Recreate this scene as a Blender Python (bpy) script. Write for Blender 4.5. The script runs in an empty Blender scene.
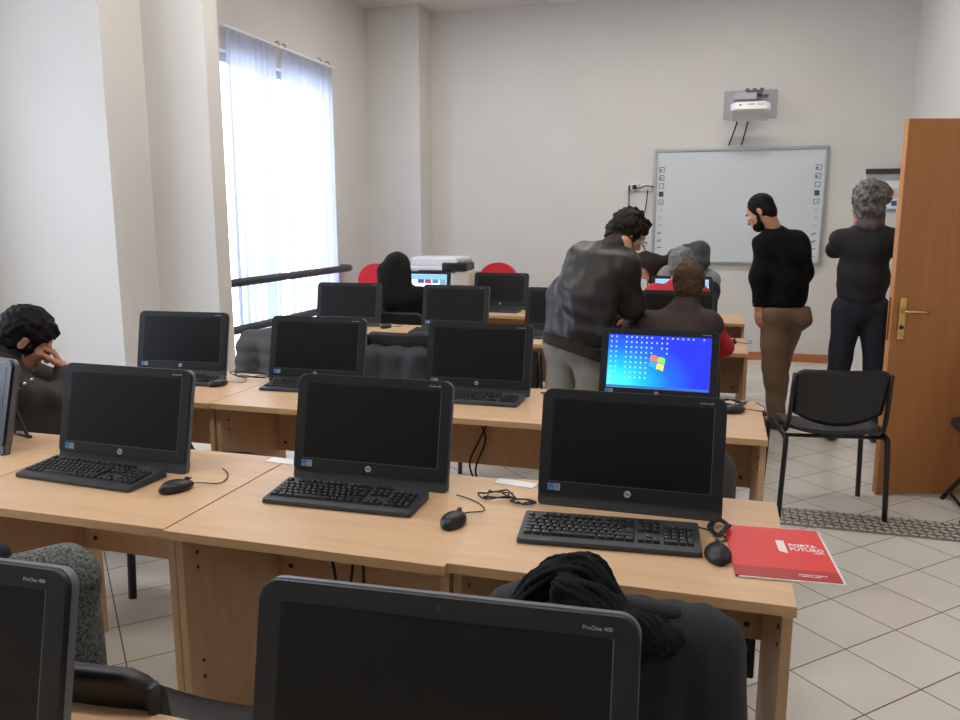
import bpy, bmesh, math, random
import numpy as np
from mathutils import Vector, Matrix, Euler
random.seed(7)
PI = math.pi
LAMP_E = 17.0
SKY_E = 4.2
EXPO = 0.78
SC = bpy.context.scene
COL = SC.collection
def V(*a): return np.array(a, dtype=float)
def nrm(v):
    v = np.array(v, dtype=float); return v/np.linalg.norm(v)

# ------------------------------------------------------------ materials
def lin(c): 
    c = c/255.0
    return c/12.92 if c <= 0.04045 else ((c+0.055)/1.055)**2.4
def col(rgb): return (lin(rgb[0]), lin(rgb[1]), lin(rgb[2]), 1.0)
MATS = {}
def mat(name, rgb, rough=0.6, metal=0.0, var=0.0, vscale=8.0, stretch=(1,1,1), bump=0.0, bscale=60.0, emit=0.0, coat=0.0, spec=None, rgb2=None):
    if name in MATS: return MATS[name]
    m = bpy.data.materials.new(name); m.use_nodes = True
    nt = m.node_tree; N = nt.nodes; L = nt.links
    b = N['Principled BSDF']
    b.inputs['Roughness'].default_value = rough
    b.inputs['Metallic'].default_value = metal
    if coat: b.inputs['Coat Weight'].default_value = coat
    if spec is not None: b.inputs['Specular IOR Level'].default_value = spec
    c = col(rgb)
    tc = N.new('ShaderNodeTexCoord'); mp = N.new('ShaderNodeMapping')
    mp.inputs['Scale'].default_value = stretch
    L.new(tc.outputs['Object'], mp.inputs['Vector'])
    if var > 0 or rgb2:
        nz = N.new('ShaderNodeTexNoise'); nz.inputs['Scale'].default_value = vscale; nz.inputs['Detail'].default_value = 4
        L.new(mp.outputs['Vector'], nz.inputs['Vector'])
        cr = N.new('ShaderNodeValToRGB')
        c2 = col(rgb2) if rgb2 else tuple(max(0, x*(1-var)) for x in c[:3])+(1,)
        c1 = c if rgb2 else tuple(min(1, x*(1+var*0.6)) for x in c[:3])+(1,)
        cr.color_ramp.elements[0].position = 0.32; cr.color_ramp.elements[1].position = 0.68
        cr.color_ramp.elements[0].color = c2; cr.color_ramp.elements[1].color = c1
        L.new(nz.outputs['Fac'], cr.inputs['Fac']); L.new(cr.outputs['Color'], b.inputs['Base Color'])
    else:
        b.inputs['Base Color'].default_value = c
    if bump > 0:
        n2 = N.new('ShaderNodeTexNoise'); n2.inputs['Scale'].default_value = bscale; n2.inputs['Detail'].default_value = 3
        L.new(mp.outputs['Vector'], n2.inputs['Vector'])
        bp = N.new('ShaderNodeBump'); bp.inputs['Strength'].default_value = bump; bp.inputs['Distance'].default_value = 0.01
        L.new(n2.outputs['Fac'], bp.inputs['Height']); L.new(bp.outputs['Normal'], b.inputs['Normal'])
    if emit > 0:
        b.inputs['Emission Color'].default_value = c; b.inputs['Emission Strength'].default_value = emit
    MATS[name] = m
    return m

WALL = mat('wall_plaster', (210,208,203), 0.9, var=0.03, vscale=1.2, bump=0.05, bscale=90)
CEIL = mat('ceiling_plaster', (214,206,196), 0.95, var=0.02)
BEECH = mat('beech_laminate', (207,172,134), 0.42, var=0.07, vscale=3.0, stretch=(1.2,9,9), bump=0.02, bscale=30)
BEECHV = mat('beech_panel', (198,160,120), 0.45, var=0.09, vscale=3.0, stretch=(9,9,1.0))
BEECHE = mat('beech_edge', (198,160,116), 0.5, var=0.05, vscale=5.0)
DOORM = mat('door_veneer', (178,116,62), 0.4, var=0.10, vscale=2.2, stretch=(9,9,0.6))
DOORE = mat('door_edge_wood', (196,138,86), 0.45, var=0.06, vscale=3, stretch=(9,9,1))
BASEB = mat('baseboard_wood', (178,116,72), 0.45, var=0.1, vscale=4, stretch=(1,8,8))
BRASS = mat('brass', (214,180,110), 0.25, metal=1.0)
BEZEL = mat('bezel_black_plastic', (25,28,31), 0.42, spec=0.35, bump=0.03, bscale=400)
HOUSE = mat('housing_grey_plastic', (52,56,59), 0.45)
HOUSEL = mat('housing_light_rim', (92,96,102), 0.4)
SCREEN = mat('screen_off', (9,10,10), 0.36, spec=0.25)
KEYM = mat('keycap_black', (24,25,27), 0.45)
KBODY = mat('keyboard_body', (48,52,57), 0.45)
LEGEND = mat('legend_grey', (150,152,155), 0.6)
BLACKP = mat('black_plastic', (22,23,25), 0.4)
BLACKR = mat('black_rubber_cable', (18,18,20), 0.5)
CHROME = mat('silver', (190,193,196), 0.3, metal=0.9)
CHAIRF = mat('chair_black_metal', (24,25,27), 0.38)
CHAIRS = mat('chair_black_seat', (34,35,38), 0.5, bump=0.05, bscale=200)
STICKB = mat('sticker_blue', (60,120,190), 0.4)
STICKG = mat('sticker_silver', (150,155,160), 0.4)
PAPER = mat('white_paper', (232,232,232), 0.8)
REDF = mat('folder_red', (222,52,52), 0.45)
REDD = mat('folder_dark_red', (170,34,44), 0.45)
WHITEI = mat('printed_white', (240,236,234), 0.6)
ALU = mat('aluminium', (176,180,182), 0.35, metal=0.7)
WBOARD = mat('whiteboard_surface', (203,209,213), 0.3)
INK = mat('printed_dark', (60,64,68), 0.6)
WHITEP = mat('white_plastic', (226,226,228), 0.45)
GREYP = mat('grey_plastic', (164,166,172), 0.5)
CREAM = mat('cream_plastic', (205,200,180), 0.5)
REDCH = mat('red_chair_fabric', (205,30,45), 0.8, bump=0.1, bscale=200)
RAILM = mat('rail_dark_metal', (62,62,66), 0.45)
BOLT = mat('bolt_dark', (50,28,20), 0.5)

SKIN = mat('skin', (198,146,118), 0.55, var=0.06, vscale=20)
LIPM = mat('lips', (160,90,80), 0.5)
EYEW = mat('eye_white', (230,228,222), 0.3)
HBLACK = mat('hair_black', (18,16,15), 0.75, spec=0.2, var=0.35, vscale=60, stretch=(1,1,0.2), bump=0.5, bscale=90)
HDARK = mat('hair_dark_brown', (32,25,21), 0.7, spec=0.25, var=0.4, vscale=60, bump=0.5, bscale=90)
HBROWN = mat('hair_brown', (78,56,42), 0.7, var=0.35, vscale=50, spec=0.25, bump=0.5, bscale=80)
HGREY = mat('hair_grey', (132,128,124), 0.6, rgb2=(50,47,46), vscale=34, bump=0.5, bscale=60)
HGREY2 = mat('hair_light_grey', (128,128,126), 0.6, rgb2=(84,82,80), vscale=40)
LEATHER = mat('leather_black', (28,26,26), 0.43, bump=0.05, bscale=60)
RIBK = mat('rib_knit_dark', (44,34,32), 0.85)
GREYPANT = mat('grey_trousers', (140,137,131), 0.85, var=0.06, vscale=14)
VEST = mat('brown_vest_fabric', (56,44,40), 0.85)
REDSW = mat('red_sweater_wool', (186,36,48), 0.9)
BLACKSW = mat('black_sweater_wool', (17,17,19), 0.95, spec=0.2)
KHAKI = mat('khaki_cotton', (116,96,74), 0.85, var=0.05, vscale=14)
JEANS = mat('dark_blue_denim', (27,32,44), 0.85, var=0.15, vscale=18)
SHOEB = mat('brown_shoe_leather', (60,44,36), 0.5)
SHOEK = mat('black_shoe_leather', (28,26,26), 0.5)
SCARFG = mat('scarf_grey_brown', (96,88,86), 0.95)
OLIVE = mat('olive_coat_fabric', (43,41,34), 0.75, var=0.12, vscale=10, bump=0.1, bscale=40)
COLLARN = mat('navy_knit_collar', (32,36,44), 0.85)
GREYSH = mat('grey_shirt_cotton', (128,130,130), 0.9)
BACKP = mat('backpack_dark_nylon', (46,49,50), 0.6)
COATB = mat('coat_black_wool', (40,43,45), 0.95, var=0.1, vscale=120)
SCARFB = mat('scarf_black_knit', (19,23,26), 0.95, spec=0.2)
TWEED = mat('tweed_grey', (120,122,120), 0.95, rgb2=(36,38,40), vscale=160)
PUFF = mat('quilted_grey_nylon', (62,64,60), 0.7)
PUFFD = mat('quilted_dark_nylon', (44,46,50), 0.65)
GCOAT = mat('charcoal_felt', (64,64,60), 0.95)
BEIGE = mat('beige_cloth', (136,126,116), 0.9)

def tile_floor():
    m = bpy.data.materials.new('floor_tiles'); m.use_nodes = True
    N = m.node_tree.nodes; L = m.node_tree.links; b = N['Principled BSDF']
    tc = N.new('ShaderNodeTexCoord'); mp = N.new('ShaderNodeMapping')
    mp.inputs['Rotation'].default_value = (0,0,-PI/4)
    mp.inputs['Location'].default_value = (29-3.333, 29-2.312, 0)
    L.new(tc.outputs['Object'], mp.inputs['Vector'])
    br = N.new('ShaderNodeTexBrick'); br.offset = 0; br.squash = 1
    br.inputs['Scale'].default_value = 1
    br.inputs['Brick Width'].default_value = 0.29; br.inputs['Row Height'].default_value = 0.29
    br.inputs['Mortar Size'].default_value = 0.0026; br.inputs['Mortar Smooth'].default_value = 0.1
    br.inputs['Color1'].default_value = col((228,225,216)); br.inputs['Color2'].default_value = col((222,218,208))
    br.inputs['Mortar'].default_value = col((84,78,72))
    L.new(mp.outputs['Vector'], br.inputs['Vector'])
    nz = N.new('ShaderNodeTexNoise'); nz.inputs['Scale'].default_value = 5; nz.inputs['Detail'].default_value = 5
    L.new(tc.outputs['Object'], nz.inputs['Vector'])
    mx = N.new('ShaderNodeMix'); mx.data_type = 'RGBA'; mx.blend_type = 'MULTIPLY'; mx.inputs[0].default_value = 0.08
    L.new(br.outputs['Color'], mx.inputs[6]); L.new(nz.outputs['Fac'], mx.inputs[7])
    L.new(mx.outputs[2], b.inputs['Base Color'])
    b.inputs['Roughness'].default_value = 0.3
    bp = N.new('ShaderNodeBump'); bp.inputs['Strength'].default_value = 0.4; bp.inputs['Distance'].default_value = 0.002; bp.invert = True
    L.new(br.outputs['Fac'], bp.inputs['Height']); L.new(bp.outputs['Normal'], b.inputs['Normal'])
    return m
FLOORM = tile_floor()
def curtain_mat():
    m = bpy.data.materials.new('sheer_curtain'); m.use_nodes = True
    N = m.node_tree.nodes; L = m.node_tree.links; N.remove(N['Principled BSDF']); out = N['Material Output']
    d = N.new('ShaderNodeBsdfDiffuse'); t = N.new('ShaderNodeBsdfTranslucent'); tr = N.new('ShaderNodeBsdfTransparent')
    d.inputs['Color'].default_value = col((210,217,230)); t.inputs['Color'].default_value = col((190,200,222))
    a = N.new('ShaderNodeMixShader'); a.inputs[0].default_value = 0.6
    L.new(d.outputs[0], a.inputs[1]); L.new(t.outputs[0], a.inputs[2])
    c = N.new('ShaderNodeMixShader'); c.inputs[0].default_value = 0.2
    L.new(a.outputs[0], c.inputs[1]); L.new(tr.outputs[0], c.inputs[2]); L.new(c.outputs[0], out.inputs['Surface'])
    return m
CURT = curtain_mat()
def glass_mat():
    m = bpy.data.materials.new('window_glass'); m.use_nodes = True
    N = m.node_tree.nodes; L = m.node_tree.links; N.remove(N['Principled BSDF']); out = N['Material Output']
    g = N.new('ShaderNodeBsdfGlossy'); g.inputs['Roughness'].default_value = 0.02
    tr = N.new('ShaderNodeBsdfTransparent'); c = N.new('ShaderNodeMixShader'); c.inputs[0].default_value = 0.06
    L.new(tr.outputs[0], c.inputs[1]); L.new(g.outputs[0], c.inputs[2]); L.new(c.outputs[0], out.inputs['Surface'])
    return m
GLASS = glass_mat()
def desktop_mat():      # blue wallpaper with a brighter cyan glow, shown on a lit screen
    m = bpy.data.materials.new('screen_blue_desktop'); m.use_nodes = True
    N = m.node_tree.nodes; L = m.node_tree.links; b = N['Principled BSDF']
    tc = N.new('ShaderNodeTexCoord'); mp = N.new('ShaderNodeMapping')
    mp.inputs['Location'].default_value = (0.55, 0, -0.35); mp.inputs['Scale'].default_value = (2.6, 0, 4.2)
    gr = N.new('ShaderNodeTexGradient'); gr.gradient_type = 'SPHERICAL'
    L.new(tc.outputs['Object'], mp.inputs['Vector']); L.new(mp.outputs['Vector'], gr.inputs['Vector'])
    cr = N.new('ShaderNodeValToRGB'); e = cr.color_ramp.elements
    e[0].position = 0.0; e[0].color = col((22,40,228)); e[1].position = 1.0; e[1].color = col((70,235,255))
    k = e.new(0.3); k.color = col((10,90,240)); k = e.new(0.62); k.color = col((0,170,250))
    L.new(gr.outputs['Fac'], cr.inputs['Fac'])
    L.new(cr.outputs['Color'], b.inputs['Emission Color']); b.inputs['Emission Strength'].default_value = 1.0
    b.inputs['Base Color'].default_value = (0.01,0.01,0.01,1); b.inputs['Roughness'].default_value = 0.4
    return m
DESKT = desktop_mat()
def emi(name, rgb, s=1.0):
    m = mat(name, rgb, 0.5); b = m.node_tree.nodes['Principled BSDF']
    b.inputs['Base Color'].default_value = (0.01,0.01,0.01,1)
    b.inputs['Emission Color'].default_value = col(rgb); b.inputs['Emission Strength'].default_value = s
    return m

# ------------------------------------------------------------ mesh helpers
def link(me, name, m, parent=None, smooth=False):
    o = bpy.data.objects.new(name, me); COL.objects.link(o)
    if m is not None:
        me.materials.clear()
        for k in (m if isinstance(m, (list,tuple)) else [m]): me.materials.append(k)
    if smooth:
        me.polygons.foreach_set('use_smooth', [True]*len(me.polygons))
    if parent is not None: o.parent = parent
    return o
def finish(bm, name, m, parent=None, smooth=False, mtx=None, recalc=True):
    if mtx is not None: bmesh.ops.transform(bm, matrix=mtx, verts=bm.verts)
    if recalc: bmesh.ops.recalc_face_normals(bm, faces=bm.faces)
    me = bpy.data.meshes.new(name); bm.to_mesh(me); bm.free()
    return link(me, name, m, parent, smooth)
def add_box(bm, c, s, bev=0.0, seg=2, mtx=None):
    g = bmesh.ops.create_cube(bm, size=1.0)
    vs = g['verts']
    bmesh.ops.scale(bm, vec=s, verts=vs)
    if bev > 0:
        es = list({e for v in vs for e in v.link_edges})
        r = bmesh.ops.bevel(bm, geom=es, offset=bev, segments=seg, affect='EDGES', profile=0.5)
        vs = list({v for f in r['faces'] for v in f.verts} | {v for v in vs if v.is_valid})
    M = Matrix.Translation(Vector(c))
    if mtx is not None: M = mtx @ M
    bmesh.ops.transform(bm, matrix=M, verts=vs)
    return vs
def box(name, c, s, m, parent=None, bev=0.0, mtx=None):
    bm = bmesh.new(); add_box(bm, c, s, bev); return finish(bm, name, m, parent, mtx=mtx)
def rrect_pts(w, h, r, n=6, cx=0, cy=0, radii=None):
    rr = radii or (r,r,r,r)   # tr, tl, bl, br
    P = []
    for (sx,sy,a0,q) in ((1,1,0,rr[0]),(-1,1,90,rr[1]),(-1,-1,180,rr[2]),(1,-1,270,rr[3])):
        for i in range(n+1):
            a = math.radians(a0+90*i/n)
            P.append((cx+sx*(w/2-q)+q*math.cos(a), cy+sy*(h/2-q)+q*math.sin(a)))
    return P
def add_prism(bm, pts, y0, y1, bev=0.0, tap=1.0):
    """outline in x,z extruded along y from y0 (front) to y1 (back)"""
    cx = sum(p[0] for p in pts)/len(pts); cz = sum(p[1] for p in pts)/len(pts)
    f = [bm.verts.new((x,y0,z)) for x,z in pts]
    b = [bm.verts.new((cx+(x-cx)*tap,y1,cz+(z-cz)*tap)) for x,z in pts]
    n = len(pts); ff = bm.faces.new(f); bm.faces.new(b[::-1])
    for i in range(n): bm.faces.new((f[i], b[i], b[(i+1)%n], f[(i+1)%n]))
    if bev > 0:
        bmesh.ops.bevel(bm, geom=list(ff.edges), offset=bev, segments=2, affect='EDGES', profile=0.5)
def catmull(P, n=6):
    P = [np.array(p, dtype=float) for p in P]
    if len(P) < 3: return P
    Q = [2*P[0]-P[1]]+P+[2*P[-1]-P[-2]]; out = []
    for i in range(1, len(Q)-2):
        for k in range(n):
            t = k/n; a,b,c,d = Q[i-1],Q[i],Q[i+1],Q[i+2]
            out.append(0.5*((2*b)+(-a+c)*t+(2*a-5*b+4*c-d)*t*t+(-a+3*b-3*c+d)*t**3))
    out.append(P[-1]); return out
def add_tube(bm, P, r, n=8, sx=1.0, up=None, cap=True):
    """sweep; sx scales the section along its first axis (for oval tube)"""
    P = [np.array(p, dtype=float) for p in P]; rings = []
    T = [nrm(P[min(i+1,len(P)-1)]-P[max(i-1,0)]) for i in range(len(P))]
    u = np.array(up if up is not None else (0,0,1), dtype=float)
    if abs(np.dot(u, T[0])) > 0.95 and up is None: u = V(0,1,0)
    for i,p in enumerate(P):
        a = nrm(u-np.dot(u,T[i])*T[i]); b = np.cross(T[i], a)
        if up is None: u = a
        rr = r[i] if isinstance(r,(list,tuple)) else r
        rings.append([bm.verts.new(p+rr*(sx*math.cos(2*PI*k/n)*a+math.sin(2*PI*k/n)*b)) for k in range(n)])
    for A,B in zip(rings, rings[1:]):
        for k in range(n): bm.faces.new((A[k],A[(k+1)%n],B[(k+1)%n],B[k]))
    if cap: bm.faces.new(rings[0][::-1]); bm.faces.new(rings[-1])
def tube(name, P, r, m, parent=None, n=8, smooth=True, curve=0, **k):
    bm = bmesh.new(); add_tube(bm, catmull(P, curve) if curve else P, r, n, **k)
    return finish(bm, name, m, parent, smooth)
def add_quad(bm, a, b, c, d): bm.faces.new([bm.verts.new(p) for p in (a,b,c,d)])
FONTC = {}
def text_obj(name, s, size, m, parent, mtx, align='CENTER', depth=0.0002, bold=0.0):
    cu = bpy.data.curves.new('t','FONT'); cu.body = s; cu.size = size; cu.align_x = align; cu.align_y = 'CENTER'; cu.extrude = depth; cu.offset = bold; cu.resolution_u = 3
    o = bpy.data.objects.new('t', cu); COL.objects.link(o)
    dg = bpy.context.evaluated_depsgraph_get(); me = bpy.data.meshes.new_from_object(o.evaluated_get(dg))
    bpy.data.objects.remove(o); bpy.data.curves.remove(cu)
    me.transform(mtx); me.name = name
    return link(me, name, m, parent)

# ------------------------------------------------------------ objects bookkeeping
def tag(o, label, cat, group=None):
    o['label'] = label; o['category'] = cat
    if group: o['group'] = group
    return o
def thing(name, label, cat, loc=(0,0,0), rz=0.0, group=None):
    o = bpy.data.objects.new(name, None); COL.objects.link(o); o.empty_display_size = 0.1
    o.location = loc; o.rotation_euler = (0,0,rz)
    return tag(o, label, cat, group)
def struct(o): o['kind'] = 'structure'; return o
def kids(o): return [c for c in COL.objects if c.parent == o]
def dup(root, loc, rz, label, group=None):
    def rec(o, par):
        c = o.copy(); COL.objects.link(c); c.parent = par
        for ch in CH.get(o.name, []): rec(ch, c)
        return c
    CH = {}
    for x in COL.objects:
        if x.parent: CH.setdefault(x.parent.name, []).append(x)
    r = rec(root, None); r.location = loc; r.rotation_euler = (0,0,rz); r['label'] = label
    if group: r['group'] = group
    return r

# ------------------------------------------------------------ implicit surfaces -> one continuous mesh
def cap(a, b, ra, rb, side=None, s=1.0, op='u'): return ('c', np.array(a,float), np.array(b,float), ra, rb, None if side is None else nrm(side), s, op)
def ell(c, r, ax=None, op='u'): return ('e', np.array(c,float), r, ax if ax is not None else (V(1,0,0),V(0,1,0),V(0,0,1)), op)
def evalp(p, X, Y, Z):
    if p[0] == 'c':
        _,a,b,ra,rb,side,s,op = p
        qx,qy,qz = X-a[0], Y-a[1], Z-a[2]; ba = b-a
        if side is not None:
            f = 1-1.0/s; d = (qx*side[0]+qy*side[1]+qz*side[2])*f
            qx = qx-d*side[0]; qy = qy-d*side[1]; qz = qz-d*side[2]; ba = ba-side*np.dot(ba,side)*f
        L2 = max(np.dot(ba,ba),1e-9)
        t = np.clip((qx*ba[0]+qy*ba[1]+qz*ba[2])/L2, 0, 1)
        return np.sqrt((qx-ba[0]*t)**2+(qy-ba[1]*t)**2+(qz-ba[2]*t)**2)-(ra+(rb-ra)*t)
    _,c,r,ax,op = p
    qx,qy,qz = X-c[0], Y-c[1], Z-c[2]
    l = [qx*a[0]+qy*a[1]+qz*a[2] for a in ax]
    k0 = np.sqrt(sum((l[i]/r[i])**2 for i in range(3))); k1 = np.sqrt(sum((l[i]/r[i]**2)**2 for i in range(3)))+1e-9
    return k0*(k0-1)/k1
def pb(p):
    if p[0] == 'c':
        _,a,b,ra,rb,side,s,op = p; m = max(ra,rb)*max(s,1)
        return np.minimum(a,b)-m, np.maximum(a,b)+m
    m = max(p[2]); return p[1]-m, p[1]+m
def sdf_mesh(prims, h=0.012, k=0.02, disp=None, clips=(), pad=0.03, clipk=None):
    adds = [p for p in prims if p[-1] == 'u']
    lo = np.min([pb(p)[0] for p in adds], axis=0)-pad-2*h; hi = np.max([pb(p)[1] for p in adds], axis=0)+pad+2*h
    nx,ny,nz = [int(math.ceil(v)) for v in (hi-lo)/h]
    xs = (lo[0]+h*np.arange(nx)).astype(np.float32); ys = (lo[1]+h*np.arange(ny)).astype(np.float32); zs = (lo[2]+h*np.arange(nz)).astype(np.float32)
    F = np.full((nx,ny,nz), 9.0, dtype=np.float32)
    for p in prims:
        a,b = pb(p); m = 0.08
        i0 = [max(0,int((a[i]-m-lo[i])/h)) for i in range(3)]; i1 = [min((nx,ny,nz)[i],int((b[i]+m-lo[i])/h)+1) for i in range(3)]
        if any(i1[i] <= i0[i] for i in range(3)): continue
        sl = tuple(slice(i0[i],i1[i]) for i in range(3))
        D = evalp(p, xs[sl[0]][:,None,None], ys[sl[1]][None,:,None], zs[sl[2]][None,None,:]).astype(np.float32)
        A = F[sl]
        if p[-1] == 'd':
            kk = k*0.5; hh = np.maximum(kk-np.abs(A+D),0)/kk; F[sl] = np.maximum(A,-D)+hh*hh*kk*0.25
        else:
            hh = np.maximum(k-np.abs(A-D),0)/k; F[sl] = np.minimum(A,D)-hh*hh*k*0.25
    X,Y,Z = xs[:,None,None], ys[None,:,None], zs[None,None,:]
    if disp is not None: F = F+disp(X,Y,Z)
    for c,n in clips: F = np.maximum(F, (X-c[0])*n[0]+(Y-c[1])*n[1]+(Z-c[2])*n[2])
    F = F.astype(np.float64); F[np.abs(F) < 1e-7] = 1e-7
    F[0] = F[-1] = 1; F[:,0] = F[:,-1] = 1; F[:,:,0] = F[:,:,-1] = 1
    cs = (nx-1,ny-1,nz-1); S = np.zeros(cs+(3,)); C = np.zeros(cs)
    faces_e = []
    for ax in range(3):
        sa = [slice(None)]*3; sb = [slice(None)]*3; sa[ax] = slice(0,-1); sb[ax] = slice(1,None)
        f0, f1 = F[tuple(sa)], F[tuple(sb)]; cr = (f0 < 0) != (f1 < 0)
        t = np.where(cr, f0/np.where(cr, f0-f1, 1), 0); faces_e.append((cr, f0 < 0))
        o1,o2 = [i for i in range(3) if i != ax]
        for u in (0,1):
            for v in (0,1):
                s2 = [slice(None)]*3; s2[o1] = slice(u, u+cs[o1]); s2[o2] = slice(v, v+cs[o2]); s2 = tuple(s2)
                m = cr[s2]; C += m
                S[...,ax] += np.where(m, t[s2], 0); S[...,o1] += m*u; S[...,o2] += m*v
    act = C > 0; idx = -np.ones(cs, dtype=np.int64); idx[act] = np.arange(act.sum())
    ii = np.argwhere(act); verts = lo+h*(ii+S[act]/C[act][:,None])
    quads = []
    for ax in range(3):
        cr, neg = faces_e[ax]; E = np.argwhere(cr); o1,o2 = (ax+1)%3, (ax+2)%3
        E = E[(E[:,o1] > 0)&(E[:,o2] > 0)&(E[:,o1] < (nx,ny,nz)[o1]-1)&(E[:,o2] < (nx,ny,nz)[o2]-1)]
        if not len(E): continue
        def g(d1,d2):
            q = E.copy(); q[:,o1] += d1; q[:,o2] += d2; return idx[q[:,0],q[:,1],q[:,2]]
        q = np.stack([g(-1,-1), g(0,-1), g(0,0), g(-1,0)], axis=1)
        s = neg[E[:,0],E[:,1],E[:,2]]
        q[~s] = q[~s][:,::-1]
        quads.append(q)
    Q = np.concatenate(quads)
    return verts, Q
def to_mesh(parts, name):
    vs = []; fs = []; off = 0
    for v,q in parts: vs.append(v); fs.append(q+off); off += len(v)
    v = np.concatenate(vs); q = np.concatenate(fs)
    me = bpy.data.meshes.new(name)
    me.vertices.add(len(v)); me.vertices.foreach_set('co', v.astype(np.float32).ravel())
    me.loops.add(len(q)*4); me.loops.foreach_set('vertex_index', q.astype(np.int32).ravel())
    me.polygons.add(len(q)); me.polygons.foreach_set('loop_start', np.arange(0,len(q)*4,4,dtype=np.int32)); me.polygons.foreach_set('loop_total', np.full(len(q),4,dtype=np.int32))
    me.update(calc_edges=True); me.validate()
    return me
def blob(name, prims, m, parent, h=0.012, k=0.02, base=None, **kw):
    v,q = sdf_mesh(prims, h, k, **kw)
    if base is not None: v = v-np.array(base)
    return link(to_mesh([(v,q)], name), name, m, parent, smooth=True)
def wrinkle(amp, f=18.0, dirn=(0.3,0.2,1.0), seed=0.0):
    a,b,c = dirn
    def d(X,Y,Z):
        w = 0.9*np.sin(9*X+7*Z+seed)+0.9*np.sin(8*Y-6*Z+2*seed)
        return amp*(np.sin(f*(a*X+b*Y+c*Z)+w*1.6+seed)+0.6*np.sin(f*1.9*(c*X-a*Y+b*Z)+w*2+1.3*seed))
    return d
def curls(amp, f=70.0):
    def d(X,Y,Z): return amp*(np.sin(f*X+3*np.sin(f*.5*Z))*np.sin(f*Y+2*np.sin(f*.4*X))+np.sin(f*.8*Z+3*np.sin(f*.45*Y))*0.8)
    return d
def strands(amp, f=150.0):
    def d(X,Y,Z): return amp*np.sin(f*X+f*.7*Y+2.5*np.sin(7*Z))+0*Z
    return d
# ------------------------------------------------------------ room shell
H = 3.92
def wall(name, boxes, m=None):
    bm = bmesh.new()
    for lo, hi in boxes:
        add_box(bm, [(lo[i]+hi[i])/2 for i in range(3)], [hi[i]-lo[i] for i in range(3)])
    return struct(finish(bm, name, m or WALL))
wall('floor', [((-5.5,-1.8,-0.12),(3.2,9.55,0))], FLOORM)
wall('ceiling', [((-5.5,-1.8,H),(3.2,9.55,H+0.12))], CEIL)
wall('wall_back', [((-4.2,9.32,0),(2.0,9.5,H))])
WX = -4.01
wall('wall_left', [((WX-0.2,5.31,0),(WX,6.0,H)), ((WX-0.2,8.02,0),(WX,9.32,H)), ((WX-0.2,6.0,2.93),(WX,8.02,H)), ((WX-0.2,6.0,0),(WX,8.02,0.12))])
wall('wall_pillar', [((-5.5,4.72,0),(-4.06,5.31,H)), ((-4.06,5.14,0),(-3.54,5.31,H))])
wall('wall_column', [((WX,8.93,0),(-3.36,9.32,H))])
wall('wall_left.001', [((-5.5,-1.6,0),(-5.3,0.4,H)), ((-5.5,3.9,0),(-5.3,4.72,H)), ((-5.5,0.4,0),(-5.3,3.9,0.9)), ((-5.5,0.4,3.2),(-5.3,3.9,H))])
wall('wall_front', [((-5.5,-1.8,0),(3.2,-1.6,H))])
RX = 1.81
wall('wall_right', [((RX,-1.6,0),(RX+0.15,5.1,H)), ((RX,6.02,0),(RX+0.15,9.32,H)), ((RX,5.1,2.12),(RX+0.15,6.02,H))])
wall('wall_light_block', [((3.05,-1.8,0),(3.2,9.55,H)), ((RX+0.15,9.4,0),(3.1,9.55,H)), ((RX+0.15,-1.8,0),(3.1,-1.6,H))])  # unseen corridor shell, added to stop sky light leaking through the doorway
# baseboards
struct(box('baseboard_back', ((-3.36+RX)/2,9.31,0.045), (RX+3.36,0.02,0.09), BASEB))
struct(box('baseboard_right', (RX-0.008,7.7,0.045), (0.016,3.2,0.09), BASEB))
struct(box('baseboard_left', (WX+0.008,7.2,0.045), (0.016,3.4,0.09), BASEB))
# windows: frame + mullions + glass
def window(name, x, y0, y1, z0, z1, mull):
    bm = bmesh.new(); t = 0.07
    add_box(bm, (x,(y0+y1)/2,z0+t/2),(0.06,y1-y0,t)); add_box(bm, (x,(y0+y1)/2,z1-t/2),(0.06,y1-y0,t))
    for y in [y0+t/2, y1-t/2]+mull: add_box(bm, (x,y,(z0+z1)/2),(0.06,t,z1-z0))
    o = struct(finish(bm, name, mat('window_frame_grey',(190,194,200),0.5)))
    g = box('glass_pane', (x,(y0+y1)/2,(z0+z1)/2), (0.006,y1-y0-0.1,z1-z0-0.1), GLASS, o)
    return o
window('window_1', WX-0.12, 6.0, 8.02, 0.12, 2.93, [6.88])
window('window_2', -5.42, 0.4, 3.9, 0.9, 3.2, [1.55,2.7])

# curtains
def curtain(name, y0, y1, x, z0, z1, label, amp=0.026, waves=7, seed=0):
    rnd = random.Random(seed); bm = bmesh.new(); n = 90; nz = 12
    ph = [rnd.uniform(0,6) for _ in range(4)]
    rows = []
    for j in range(nz+1):
        t = j/nz; z = z1+(z0-z1)*t; r = []
        for i in range(n+1):
            s = i/n; y = y0+(y1-y0)*s
            a = amp*(0.6+0.6*t)
            xx = x+a*math.sin(2*PI*waves*s+ph[0]+0.4*math.sin(3*t+ph[1]))+0.4*a*math.sin(2*PI*waves*2.3*s+ph[2])
            r.append(bm.verts.new((xx,y,z)))
        rows.append(r)
    for A,B in zip(rows,rows[1:]):
        for i in range(n): bm.faces.new((A[i],A[i+1],B[i+1],B[i]))
    o = finish(bm, name, CURT, smooth=True)
    return tag(o, label, 'curtain', 'sheer curtains on the tall window')
curtain('sheer_curtain', 6.03, 6.82, WX+0.05, 0.14, 3.09, 'white sheer curtain panel nearer the pillar on the tall window', seed=1)
curtain('sheer_curtain', 6.93, 7.97, WX+0.05, 0.14, 3.09, 'white sheer curtain panel on the right half of the tall window', waves=9, seed=2)
ct = thing('curtain_track', 'thin white curtain track with small hooks above the tall window', 'curtain track', (WX+0.05,7.0,3.1))
box('track', (0,0,0.005), (0.03,2.0,0.018), WHITEP, ct)
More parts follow.
